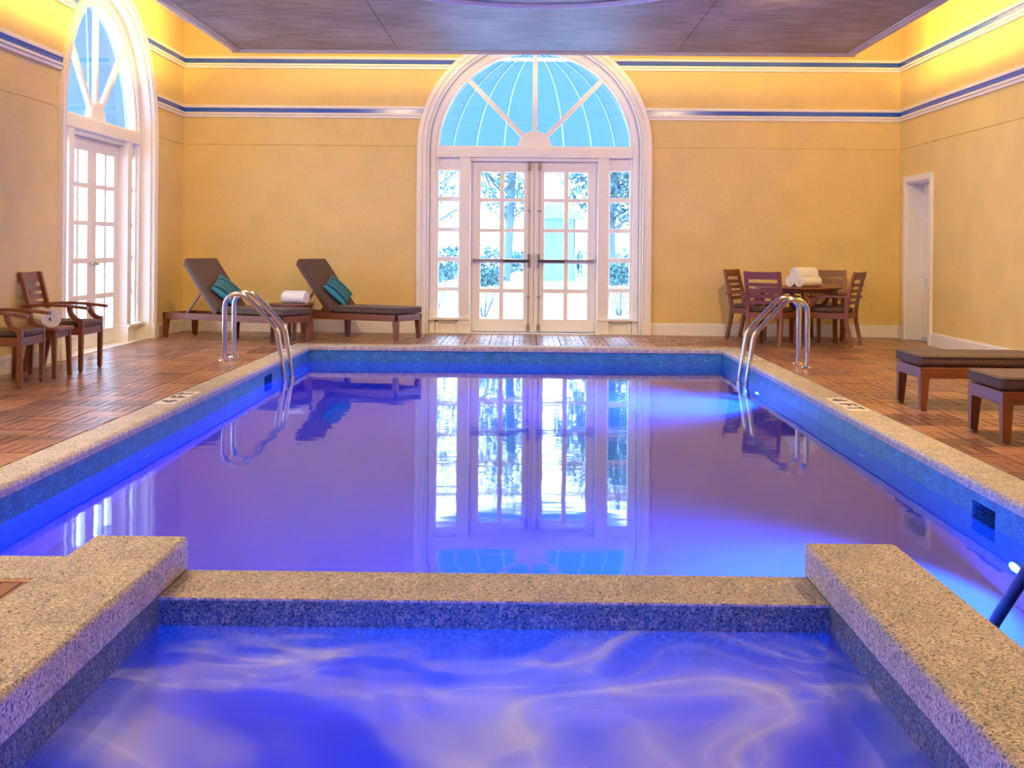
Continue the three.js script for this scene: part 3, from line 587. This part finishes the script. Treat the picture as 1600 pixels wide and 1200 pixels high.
waterBody('spa_water', [[AX1 - 0.012, DAM0 + 0.008], [BX0 + 0.012, DAM0 + 0.008], [BX0 + 0.012, AZ0 + 0.19], [AX1 - 0.012, AZ0 + 0.19]], -0.97, -0.10, M.spaWater, 'churning blue spa water under drifting white foam');
poolLamp([-0.1, -0.72, -AZ0 - 0.205], [0, 0, -1], SPA_LAMP, 'underwater lamp in the near wall of the spa', 'spa_light');

// ------------------------------------------------------------------ ladders and handrail
function ladder(X, Z, s, label) {      // s: +1 water lies towards +x
  const o = thing('pool_ladder', label, 'ladder', [X, 0, -Z], s > 0 ? 0 : Math.PI, 'grab rail ladders');
  for (const z of [-0.21, 0.21]) {
    const v = (x, y) => new THREE.Vector3(x, y, z), pts = [v(0, -0.05), v(0, 0.15), v(0, 0.3), v(0, 0.45), v(0, 0.53)];
    for (let i = 1; i <= 8; i++) { const a = Math.PI - i * (Math.PI * 0.76 / 8); pts.push(v(0.14 + 0.14 * Math.cos(a), 0.575 + 0.14 * Math.sin(a))); }
    pts.push(v(0.31, 0.605), v(0.37, 0.54), v(0.43, 0.475), v(0.49, 0.41), v(0.53, 0.367), v(0.552, 0.335), v(0.566, 0.295), v(0.575, 0.24), v(0.60, 0.08), v(0.622, -0.06), v(0.64, -0.2), v(0.655, -0.6), v(0.655, -1.1));
    mesh('rail', tube(pts, 0.0255, 110, 14), M.steel, o);
    const f = new THREE.CylinderGeometry(0.05, 0.058, 0.014, 24); f.translate(0, 0.007, z); mesh('flange', flat(f), M.steel, o);
  }
  for (const y of [-0.235, -0.52, -0.82]) mesh('tread', box(0.62, 0.70, y - 0.012, y + 0.012, -0.20, 0.20, 0.006), M.steel, o);
}
ladder(-3.2, 13.26, 1, 'chrome pool ladder on the left side in front of the lounger');
ladder(2.975, 13.12, -1, 'chrome pool ladder on the right side in front of the dining set');
{
  const o = thing('handrail', 'dark metal stair handrail beside the near right spa arm', 'handrail', [1.80, 0, 0]);
  const v = (y, Z) => new THREE.Vector3(0, y, -Z);
  mesh('rail', tube([v(0, 2.60), v(0.3, 2.6), v(0.72, 2.62), v(0.86, 2.72), v(0.90, 2.88), v(0.86, 3.1), v(0.84 - 0.02, 3.45), v(0.52, 3.94), v(0.07, 4.42), v(-0.18, 4.69), v(-0.45, 4.95), v(-0.6, 5.02), v(-0.9, 5.03), v(DEEP, 5.03)], 0.024, 120, 14), M.bronze, o);
  const f = new THREE.CylinderGeometry(0.05, 0.058, 0.014, 24); f.translate(0, 0.007, -2.60); mesh('flange', flat(f), M.bronze, o);
}

// ------------------------------------------------------------------ furniture
// lounger: local +x points to the foot end, origin on the floor in the middle
function makeLounger(label) {
  const o = thing('sun_lounger', label, 'sun lounger', [0, 0, 0], 0, 'cushioned wooden sun loungers');
  const L = 0.985, Wd = 0.31, top = 0.335, low = 0.25;
  mesh('frame', uvBox(merge([box(-L, L, low, top, Wd - 0.035, Wd, 0.004), box(-L, L, low, top, -Wd, -Wd + 0.035, 0.004), box(L - 0.035, L, low, top, -Wd, Wd, 0.004), box(-L, -L + 0.035, low, top, -Wd, Wd, 0.004), box(-0.035, 0.035, low, top - 0.03, -Wd + 0.03, Wd - 0.03), ...[-0.3, 0.05, 0.4, 0.75].map((x) => box(x, x + 0.07, top - 0.03, top - 0.008, -Wd + 0.03, Wd - 0.03))]), 'x'), M.wood, o);
  for (const [x, z] of [[-L + 0.036, -1], [-L + 0.036, 1], [0, 0], [L - 0.036, -1], [L - 0.036, 1]]) {
    const g = frustum(0.07, 0.07, 0.05, 0.05, 0.012, low + 0.005, x, z * (Wd - 0.035), x + (x > 0.1 ? 0.01 : x < -0.1 ? -0.01 : 0), z * (Wd - 0.026));
    mesh('leg', uvBox(merge([g, box(x - 0.018, x + 0.018, 0, 0.014, z * (Wd - 0.026) - 0.018, z * (Wd - 0.026) + 0.018)]), 'y'), M.wood, o);
  }
  const hinge = -0.12, ang = 50.5 * Math.PI / 180, BL = 0.86;
  // back part, made lying along -x from the hinge, then raised
  const raise = (g) => { g.rotateZ(-ang); g.translate(hinge, top + 0.005, 0); return g; };
  const bf = merge([box(-BL + 0.02, 0.0, -0.03, 0.005, Wd - 0.075, Wd - 0.04, 0.003), box(-BL + 0.02, 0.0, -0.03, 0.005, -Wd + 0.04, -Wd + 0.075, 0.003), ...[0, 1, 2, 3, 4].map((k) => box(-BL + 0.02 + k * 0.19, -BL + 0.09 + k * 0.19, -0.024, 0.0, -Wd + 0.05, Wd - 0.05))]);
  mesh('backrest_frame', uvBox(raise(bf), 'x'), M.wood, o);
  const cush = (x0, x1) => box(x0, x1, 0.006, 0.092, -Wd + 0.005, Wd - 0.005, 0.028, 4);
  const seam = (x0, x1, y) => { const a = 0.02, z = Wd - 0.005, p = [[x0 + a, -z], [x1 - a, -z], [x1, -z + a], [x1, z - a], [x1 - a, z], [x0 + a, z], [x0, z - a], [x0, -z + a]].map(([x, zz]) => new THREE.Vector3(x, y, zz)); return flat(new THREE.TubeGeometry(new THREE.CatmullRomCurve3(p, true, 'catmullrom', 0.05), 90, 0.0045, 6, true)); };
  const bc = mesh('back_cushion', uvBox(raise(cush(-BL, 0.02))), M.cushion, o);
  mesh('piping', raise(seam(-BL + 0.004, 0.016, 0.074)), M.piping, bc);
  const sg = cush(hinge + 0.085, L + 0.012); sg.translate(0, top + 0.004, 0);
  const sc = mesh('seat_cushion', uvBox(sg), M.cushion, o);
  const sp = seam(hinge + 0.089, L + 0.008, 0.074); sp.translate(0, top + 0.004, 0); mesh('piping', sp, M.piping, sc);
  // props that hold the back up
  const up = new THREE.Vector3(hinge - 0.40 * Math.cos(ang), top + 0.40 * Math.sin(ang) - 0.03, 0);
  for (const z of [-1, 1]) mesh('prop', uvBox(bar(up.clone().setZ(z * (Wd - 0.06)), new THREE.Vector3(-0.62, top - 0.01, z * (Wd - 0.05)), 0.03, 0.022), 'y'), M.wood, o);
  return o;
}
const LA = Math.atan2(0.82, 1.63), lg1 = [-3.775, 0, -16.02], shift = [1.375, 0, -0.60];
const lounger = makeLounger('left brown cushioned lounger in the corner, partly behind the chrome ladder');
lounger.position.set(...lg1); lounger.rotation.y = -LA;
copy(lounger, [lg1[0] + shift[0], 0, lg1[2] + shift[2]], -LA, 'brown cushioned lounger standing next to the arched window');
copy(lounger, [4.045, 0, -9.80], Math.PI, 'brown cushioned lounger foot at the right edge, the farther of two');
copy(lounger, [4.06, 0, -8.21], Math.PI, 'brown cushioned lounger foot at the right edge, the nearer of two');

// striped pillows leaning on the loungers' backs
function pillowGeo(s, d) {
  const g = new THREE.PlaneGeometry(1, 1, 24, 24), q = g.attributes.position, back = g.clone();
  const f = (geo, sgn) => {
    const p = geo.attributes.position;
    for (let i = 0; i < p.count; i++) { const u = p.getX(i) * 2, v = p.getY(i) * 2, h = Math.pow(Math.max(0, (1 - u * u) * (1 - v * v)), 0.42); const pin = 1 - 0.07 * (1 - Math.abs(u) ** 3 * Math.abs(v) ** 3) * Math.max(Math.abs(u), Math.abs(v)) ** 2; p.setXYZ(i, u * s / 2 * pin, v * s / 2 * pin, sgn * h * d / 2); }
    if (sgn < 0) { const ix = geo.index.array; for (let i = 0; i < ix.length; i += 3) { const t = ix[i]; ix[i] = ix[i + 1]; ix[i + 1] = t; } }
    geo.computeVertexNormals(); return geo;
  };
  return merge([f(g, 1), f(back, -1)]);
}
const pg = pillowGeo(0.40, 0.15);
function pillow(root, roll, x, h, side, label) {
  const o = mesh('pillow', pg, M.pillow); tag(o, label, 'pillow', 'striped pillows');
  // rests on the back cushion: place it in the lounger's own axes
  const ang = 50.5 * Math.PI / 180, n = new THREE.Vector3(Math.sin(ang), Math.cos(ang), 0), along = new THREE.Vector3(-Math.cos(ang), Math.sin(ang), 0), w = new THREE.Vector3(0, 0, 1);
  const m = new THREE.Matrix4().makeBasis(w.clone().negate(), along, n.clone());   // pillow x across, y up the back, z out of it
  const pos = new THREE.Vector3(-0.12, 0.34, 0).addScaledVector(along, h).addScaledVector(n, 0.092 + 0.07).addScaledVector(w, side);
  const local = m.clone().multiply(new THREE.Matrix4().makeRotationZ(roll)).setPosition(pos);
  root.updateMatrix(); o.applyMatrix4(root.matrix.clone().multiply(local)); return o;
}
pillow(lounger, 0.62 + Math.PI / 2, 0, 0.25, 0.0, 'teal striped pillow on the left lounger');
pillow(scene.getObjectByName('sun_lounger_001'), 0.50 + Math.PI / 2, 0, 0.24, 0.02, 'teal striped pillow on the lounger beside the arched window');

// square side table with rounded top
function makeSideTable(label) {
  const o = thing('side_table', label, 'side table', [0, 0, 0], 0, 'small wooden side tables');
  const s = new THREE.Shape(), a = 0.225, r = 0.06; s.moveTo(-a + r, -a); s.lineTo(a - r, -a); s.quadraticCurveTo(a, -a, a, -a + r); s.lineTo(a, a - r); s.quadraticCurveTo(a, a, a - r, a); s.lineTo(-a + r, a); s.quadraticCurveTo(-a, a, -a, a - r); s.lineTo(-a, -a + r); s.quadraticCurveTo(-a, -a, -a + r, -a);
  const g = extrude(s, 0.022, 0.004, 8); g.rotateX(-Math.PI / 2); g.translate(0, 0.438, 0); mesh('table_top', uvBox(g), M.wood, o);
  mesh('apron', uvBox(merge([-1, 1].flatMap((k) => [box(-0.17, 0.17, 0.37, 0.44, k * 0.175 - 0.011, k * 0.175 + 0.011), box(k * 0.175 - 0.011, k * 0.175 + 0.011, 0.37, 0.44, -0.17, 0.17)]))), M.wood, o);
  for (const x of [-1, 1]) for (const z of [-1, 1]) mesh('leg', uvBox(frustum(0.045, 0.045, 0.035, 0.035, 0, 0.438, x * 0.172, z * 0.172, x * 0.185, z * 0.185), 'y'), M.wood, o);
  return o;
}
const st = makeSideTable('small wooden side table between the two armchairs'); st.position.set(-4.46, 0, -11.30);
copy(st, [-3.10, 0, -16.30], -LA, 'small wooden side table between the two loungers');

// rolled towel: a thick sheet wound into a spiral, lying along local x
function towelGeo(R, len, start) {
  const turns = 3.4, N = 110, out = [], inn = [], pitch = R / (turns + 0.25), th = pitch * 0.70;
  for (let i = 0; i <= N; i++) { const a = i / N * turns * Math.PI * 2, r = 0.25 * pitch + pitch * (a / (Math.PI * 2)) + th; out.push(new THREE.Vector2(Math.cos(a + start) * r, Math.sin(a + start) * r)); const q = Math.max(0.002, r - th); inn.push(new THREE.Vector2(Math.cos(a + start) * q, Math.sin(a + start) * q)); }
  const s = new THREE.Shape([...out, ...inn.reverse()]);
  const g = flat(new THREE.ExtrudeGeometry(s, { depth: len - 0.024, bevelEnabled: true, bevelThickness: 0.012, bevelSize: 0.0025, bevelSegments: 3, steps: 1 }));
  g.translate(0, 0, -len / 2 + 0.012); g.rotateY(Math.PI / 2); g.computeBoundingBox(); g.translate(0, -g.boundingBox.min.y, 0);
  // sag a little where it rests
  const p = g.attributes.position; for (let i = 0; i < p.count; i++) { const y = p.getY(i), h = 2 * R; p.setY(i, y * 0.93); p.setZ(i, p.getZ(i) * (1 + 0.08 * (1 - Math.min(1, y / h)))); }
  return uvBox(toCreasedNormals(g, 0.9));
}
function towel(R, len, pos, turn, label, start = -1.2, tilt = 0) { const o = mesh('rolled_towel', towelGeo(R, len, start), M.towel); tag(o, label, 'towel', 'rolled white towels'); o.position.set(...pos); o.rotation.order = 'YXZ'; o.rotation.y = turn; o.rotation.x = tilt; return o; }
towel(0.08, 0.34, [-4.44, 0.4645, -11.30], -0.9, 'rolled white towel on the side table between the armchairs', -1.0);
towel(0.078, 0.34, [-3.06, 0.4645, -16.31], -0.35, 'rolled white towel on the side table between the loungers', -0.8);

// slatted armchair: local +x is where it faces, origin on the floor in the middle
function makeChair(label) {
  const o = thing('armchair', label, 'chair', [0, 0, 0], 0, 'slatted wooden armchairs');
  const W = 0.27, ex = (pts, z0, z1, bev = 0.003) => { const g = extrude(new THREE.Shape(pts.map((p) => new THREE.Vector2(...p))), z1 - z0, bev); g.translate(0, 0, z0); return uvBox(g, 'y'); };
  for (const s of [-1, 1]) {
    const z = s * W, z0 = Math.min(z, z - s * 0.04), z1 = Math.max(z, z - s * 0.04);
    // front leg up to the seat, then a curved bracket that sweeps back and up to the arm
    const curve = []; const cx = 0.275, cy = 0.625, R = 0.115; for (let i = 0; i <= 10; i++) { const a = -Math.PI / 2 - i / 10 * Math.PI * 0.5; curve.push([cx + (R) * Math.cos(a), cy + R * Math.sin(a)]); }
    const inner = []; for (let i = 0; i <= 10; i++) { const a = -Math.PI - 0.0 + i / 10 * Math.PI * 0.5; inner.push([cx + (R + 0.042) * Math.cos(a) + 0.0, cy + (R + 0.042) * Math.sin(a)]); }
    mesh('front_leg', ex([[0.232, 0.012], [0.268, 0.012], [0.275, 0.30], [0.275, 0.51], ...curve, ...inner.slice(0, 9), [0.232, 0.45]], z0, z1), M.wood, o);
    mesh('foot', box(0.238, 0.262, 0, 0.014, (z0 + z1) / 2 - 0.012, (z0 + z1) / 2 + 0.012), M.darkMetal, o);
    // rear leg and back post in one bent piece
    const rx = [[-0.335, 0.0], [-0.295, 0.0], [-0.225, 0.30], [-0.222, 0.44], [-0.258, 0.66], [-0.335, 0.955], [-0.372, 0.955], [-0.300, 0.66], [-0.268, 0.44], [-0.272, 0.30]];
    mesh('rear_leg', ex(rx, Math.min(z - s * 0.03, z - s * 0.07), Math.max(z - s * 0.03, z - s * 0.07)), M.wood, o);
    // arm: a flat curved board that lies over both
    const arm = [[-0.315, 0.612]]; for (let i = 0; i <= 10; i++) { const t = i / 10; arm.push([-0.315 + 0.635 * t, 0.640 + 0.018 * Math.sin(t * Math.PI) - 0.012 * t * t]); }
    for (let i = 10; i >= 1; i--) { const t = i / 10; arm.push([-0.315 + 0.635 * t, 0.612 + 0.018 * Math.sin(t * Math.PI) - 0.012 * t * t]); }
    mesh('arm', uvBox(ex(arm, Math.min(z + s * 0.015, z - s * 0.05), Math.max(z + s * 0.015, z - s * 0.05)), 'x'), M.wood, o);
  }
  mesh('seat_frame', uvBox(merge([box(0.235, 0.268, 0.355, 0.43, -W + 0.02, W - 0.02, 0.003), box(-0.262, -0.232, 0.355, 0.43, -W + 0.05, W - 0.05, 0.003), box(-0.25, 0.25, 0.355, 0.43, W - 0.04, W - 0.012, 0.003), box(-0.25, 0.25, 0.355, 0.43, -W + 0.012, -W + 0.04, 0.003), box(-0.23, 0.24, 0.405, 0.425, -W + 0.04, W - 0.04)])), M.wood, o);
  const c = mesh('seat_cushion', uvBox(box(-0.215, 0.285, 0.432, 0.488, -W + 0.045, W - 0.045, 0.022, 4)), M.cushion, o);
  const back = (y0, y1, th) => { const x = (y) => -0.243 - Math.max(0, (y - 0.44)) * 0.225; return frustum(th, 2 * W - 0.13, th, 2 * W - 0.13, y0, y1, x(y1) - 0.016, 0, x(y0) - 0.016, 0); };
  mesh('top_rail', uvBox(back(0.855, 0.95, 0.026), 'z'), M.wood, o);
  for (const y of [0.54, 0.615, 0.69, 0.765]) mesh('slat', uvBox(back(y, y + 0.045, 0.018), 'z'), M.wood, o);
  return o;
}
const faceTurn = (dx, dZ) => Math.atan2(dZ, dx);      // local +x to the direction (dx, dZ)
const chair = makeChair('wooden armchair cut by the left edge of the picture'); chair.position.set(-4.545, 0, -10.62); chair.rotation.y = faceTurn(1, 0.02);
copy(chair, [-4.505, 0, -11.98], faceTurn(1, -0.02), 'wooden armchair by the left wall, beside the arched doorway');
copy(chair, [3.175, 0, -15.84], faceTurn(0.5, 0.87), 'wooden armchair with its back to the pool, front left of the dining table');
copy(chair, [4.00, 0, -15.98], faceTurn(-0.86, 0.51), 'wooden armchair at the right front of the dining table');
copy(chair, [3.17, 0, -16.93], faceTurn(0.83, -0.55), 'wooden armchair farthest left at the dining table, near the end wall');
copy(chair, [4.14, 0, -16.93], faceTurn(-0.35, -0.94), 'wooden armchair behind the dining table, facing the pool');
{
  const o = thing('dining_table', 'round reddish brown wooden dining table on the right', 'table', [3.62, 0, -16.25], 0);
  const l = new THREE.LatheGeometry([[0, 0.722], [0.555, 0.722], [0.562, 0.728], [0.562, 0.744], [0.555, 0.75], [0, 0.75]].map((p) => new THREE.Vector2(...p)), 56);
  mesh('table_top', uvBox(flat(l)), M.wood, o);
  const ap = new THREE.Shape(); ap.absarc(0, 0, 0.49, 0, Math.PI * 2, false); const hole = new THREE.Path(); hole.absarc(0, 0, 0.465, 0, Math.PI * 2, true); ap.holes.push(hole);
  const ag = extrude(ap, 0.056, 0, 40); ag.rotateX(-Math.PI / 2); ag.translate(0, 0.667, 0); mesh('apron', uvBox(ag), M.wood, o);
  for (const a of [-92, 3, 88, 183]) { const x = 0.485 * Math.cos(a * Math.PI / 180), z = 0.485 * Math.sin(a * Math.PI / 180); mesh('leg', uvBox(frustum(0.06, 0.06, 0.05, 0.05, 0, 0.723, x, -z, x * 1.02, -z * 1.02), 'y'), M.wood, o); }
}
const TT = 0.75, tw = Math.atan2(0.5, 0.86);
towel(0.073, 0.33, [3.60, TT, -16.10], tw, 'rolled white towel lying lower left in the pile of three on the dining table', 0.4);
towel(0.073, 0.33, [3.685, TT, -15.962], tw, 'rolled white towel lying lower right in the pile of three on the dining table', -0.6);
towel(0.073, 0.33, [3.64, TT + 0.113, -16.03], tw - 0.06, 'rolled white towel on top of the pile of three on the dining table', 1.4);

// ------------------------------------------------------------------ outdoors
{ const a = XL - T, b = XR + T, f = -ZB - T, n = -ZN + T;
  structMesh('ground', uvBox(merge([box(-70, 70, -0.6, -0.06, -130, f), box(-70, a, -0.6, -0.06, f, 40), box(b, 70, -0.6, -0.06, f, 40), box(a, b, -0.6, -0.06, n, 40)])), M.snow, 'bright snow-covered ground outside', 'ground'); }
for (const [pos, turn, label] of [[[WC, 2.50, -ZB - T - 0.01], 0, 'blue ribbed half-dome canopy seen through the fanlight of the end wall'], [[XL - T - 0.01, 2.50, -WZ], Math.PI / 2, 'blue ribbed half-dome canopy outside the left wall arch']]) {
  const o = thing('door_canopy', label, 'canopy', pos, turn, 'canopies over the outer doors');
  const R = 1.56, K = 10, at = (ph, th) => new THREE.Vector3(R * Math.sin(ph) * Math.cos(th), R * 1.02 * Math.sin(th), -R * Math.cos(ph) * Math.cos(th));
  for (let k = 0; k < K; k++) {
    const a = -Math.PI / 2 + Math.PI * k / K, b = a + Math.PI / K, v = [];
    for (let i = 0; i < 3; i++) for (let j = 0; j < 14; j++) {
      const p0 = a + (b - a) * i / 3, p1 = a + (b - a) * (i + 1) / 3, t0 = Math.PI / 2 * j / 14, t1 = Math.PI / 2 * (j + 1) / 14;
      const A = at(p0, t0), B = at(p1, t0), C = at(p1, t1), D = at(p0, t1); v.push(...A, ...C, ...B, ...A, ...D, ...C);
    }
    const g = new THREE.BufferGeometry(); g.setAttribute('position', new THREE.Float32BufferAttribute(v, 3)); g.computeVertexNormals(); mesh('panel', flat(g), M.canopy, o);
  }
  for (let k = 0; k <= K; k++) { const ph = -Math.PI / 2 + Math.PI * k / K, pts = []; for (let j = 0; j <= 12; j++) pts.push(at(ph, Math.PI / 2 * j / 12).multiplyScalar(0.99)); mesh('rib', tube(pts, 0.016, 28, 6), M.canopyRib, o); }
  const hoop = []; for (let i = 0; i <= 24; i++) hoop.push(at(-Math.PI / 2 + Math.PI * i / 24, 0)); mesh('hoop', tube(hoop, 0.02, 48, 8), M.canopyRib, o);
}
// foliage: many small leaf tufts in one crown mesh
function crown(rx, ry, rz, cy, n, size) {
  const v = [];
  for (let i = 0; i < n; i++) {
    const a = rr(0, Math.PI * 2), c = rr(-1, 1), r = Math.pow(rnd(), 0.4), s = Math.sqrt(1 - c * c), x = rx * r * s * Math.cos(a), y = cy + ry * r * c, z = rz * r * s * Math.sin(a);
    const d = new THREE.Vector3(rr(-1, 1), rr(-1, 1), rr(-1, 1)).normalize(), e = new THREE.Vector3(rr(-1, 1), rr(-1, 1), rr(-1, 1)).cross(d).normalize(), l = size * rr(0.6, 1.3), p = new THREE.Vector3(x, y, z);
    const p0 = p.clone().addScaledVector(d, -l), p1 = p.clone().addScaledVector(e, l * 0.45), p2 = p.clone().addScaledVector(d, l), p3 = p.clone().addScaledVector(e, -l * 0.45);
    v.push(...p0, ...p1, ...p2, ...p0, ...p2, ...p3);
  }
  const g = new THREE.BufferGeometry(); g.setAttribute('position', new THREE.Float32BufferAttribute(v, 3)); g.computeVertexNormals(); return flat(g);
}
function shrub(X, Z, w, h, label) {
  const o = thing('shrub', label, 'shrub', [X, -0.06, -Z], 0, 'clipped shrubs outside the doors');
  mesh('foliage', crown(w, h * 0.2, w * 0.9, h * 0.8, 900, 0.05), M.leaf, o);
  for (let k = 0; k < 7; k++) { const a = k * 0.9 + rr(0, 0.5), r = w * rr(0.3, 0.75); mesh('stem', tube([new THREE.Vector3(0.03 * Math.cos(a), 0, 0.03 * Math.sin(a)), new THREE.Vector3(r * 0.5 * Math.cos(a), h * 0.3, r * 0.5 * Math.sin(a)), new THREE.Vector3(r * Math.cos(a), h * 0.75, r * Math.sin(a))], 0.012, 8, 5), M.bark, o); }
}
shrub(-0.75, 22.6, 0.42, 0.92, 'clipped shrub with bare stems behind the left door leaf');
shrub(-1.78, 24.5, 0.50, 0.95, 'clipped shrub outside the left sidelight');
shrub(1.80, 23.4, 0.45, 0.98, 'clipped shrub outside the right sidelight');
function tree(X, Z, h, w, n, label) {
  const o = thing('tree', label, 'tree', [X, -0.06, -Z], 0, 'trees beyond the snow');
  mesh('crown', crown(w, h * 0.36, w, h * 0.62, n * 6, 0.12), M.leaf, o);
  mesh('trunk', tube([new THREE.Vector3(0, 0, 0), new THREE.Vector3(rr(-0.2, 0.2), h * 0.3, 0), new THREE.Vector3(rr(-0.3, 0.3), h * 0.75, 0)], 0.16, 12, 8), M.bark, o);
  for (let k = 0; k < 8; k++) { const a = rr(0, 6.28), y = h * rr(0.25, 0.6), r = w * rr(0.6, 1.05); mesh('branch', tube([new THREE.Vector3(0, y, 0), new THREE.Vector3(r * 0.5 * Math.cos(a), y + h * 0.06, r * 0.5 * Math.sin(a)), new THREE.Vector3(r * Math.cos(a), y + h * rr(0.05, 0.2), r * Math.sin(a))], 0.045, 8, 5), M.bark, o); }
}
tree(3.0, 42, 7.5, 2.0, 900, 'leafy tree outside the right door leaf');
tree(5.0, 38, 7.0, 2.1, 1000, 'leafy tree outside the right sidelight');
tree(-0.7, 46, 8.5, 1.5, 420, 'thin tree outside the left door leaf');
tree(-3.6, 50, 9, 2.2, 300, 'sparse tree outside the left sidelight');
tree(-24, 24, 9, 3.0, 900, 'tree outside the left wall doors, farther back');
tree(-22, 15, 8, 2.6, 800, 'tree outside the left wall doors, nearer');
{
  const o = thing('garden_pavilion', 'small garden pavilion seen through the right door leaf', 'pavilion', [1.3, -0.06, -48]);
  mesh('body', box(-0.9, 0.6, 0, 2.4, -1, 1), M.pavilion, o);
  const r = new THREE.ConeGeometry(1.7, 0.8, 4); r.rotateY(Math.PI / 4); r.translate(-0.1, 2.8, 0); mesh('roof', flat(r), M.pavilion, o);
  for (const x of [0.62, 0.95]) mesh('post', box(x - 0.05, x + 0.05, 0, 2.4, 0.9, 1.0), M.snow, o);
  const f = thing('picket_fence', 'low picket fence beyond the snow', 'fence', [2.2, -0.06, -45]);
  for (let k = 0; k < 11; k++) mesh('picket', box(-1 + k * 0.2, -0.94 + k * 0.2, 0, 1.0, -0.02, 0.02), M.pavilion, f);
  for (const y of [0.25, 0.8]) mesh('rail', box(-1.05, 1.1, y - 0.03, y + 0.03, -0.05, -0.02), M.pavilion, f);
  const hg = thing('hedge', 'low dark hedge across the far end of the snow', 'hedge', [0, -0.06, -60]);
  const list = []; for (let k = 0; k < 12; k++) { const c = crown(2.0, 0.7, 0.6, 0.6, 300, 0.2); c.translate(-13 + k * 2.3, 0, rr(-1, 1)); list.push(c); } mesh('foliage', merge(list), M.leaf, hg);
}
scene.traverse((o) => { if (o.isMesh && o.material !== M.water && o.material !== M.spaWater) { o.castShadow = true; o.receiveShadow = true; } });
renderer.render(scene, camera);
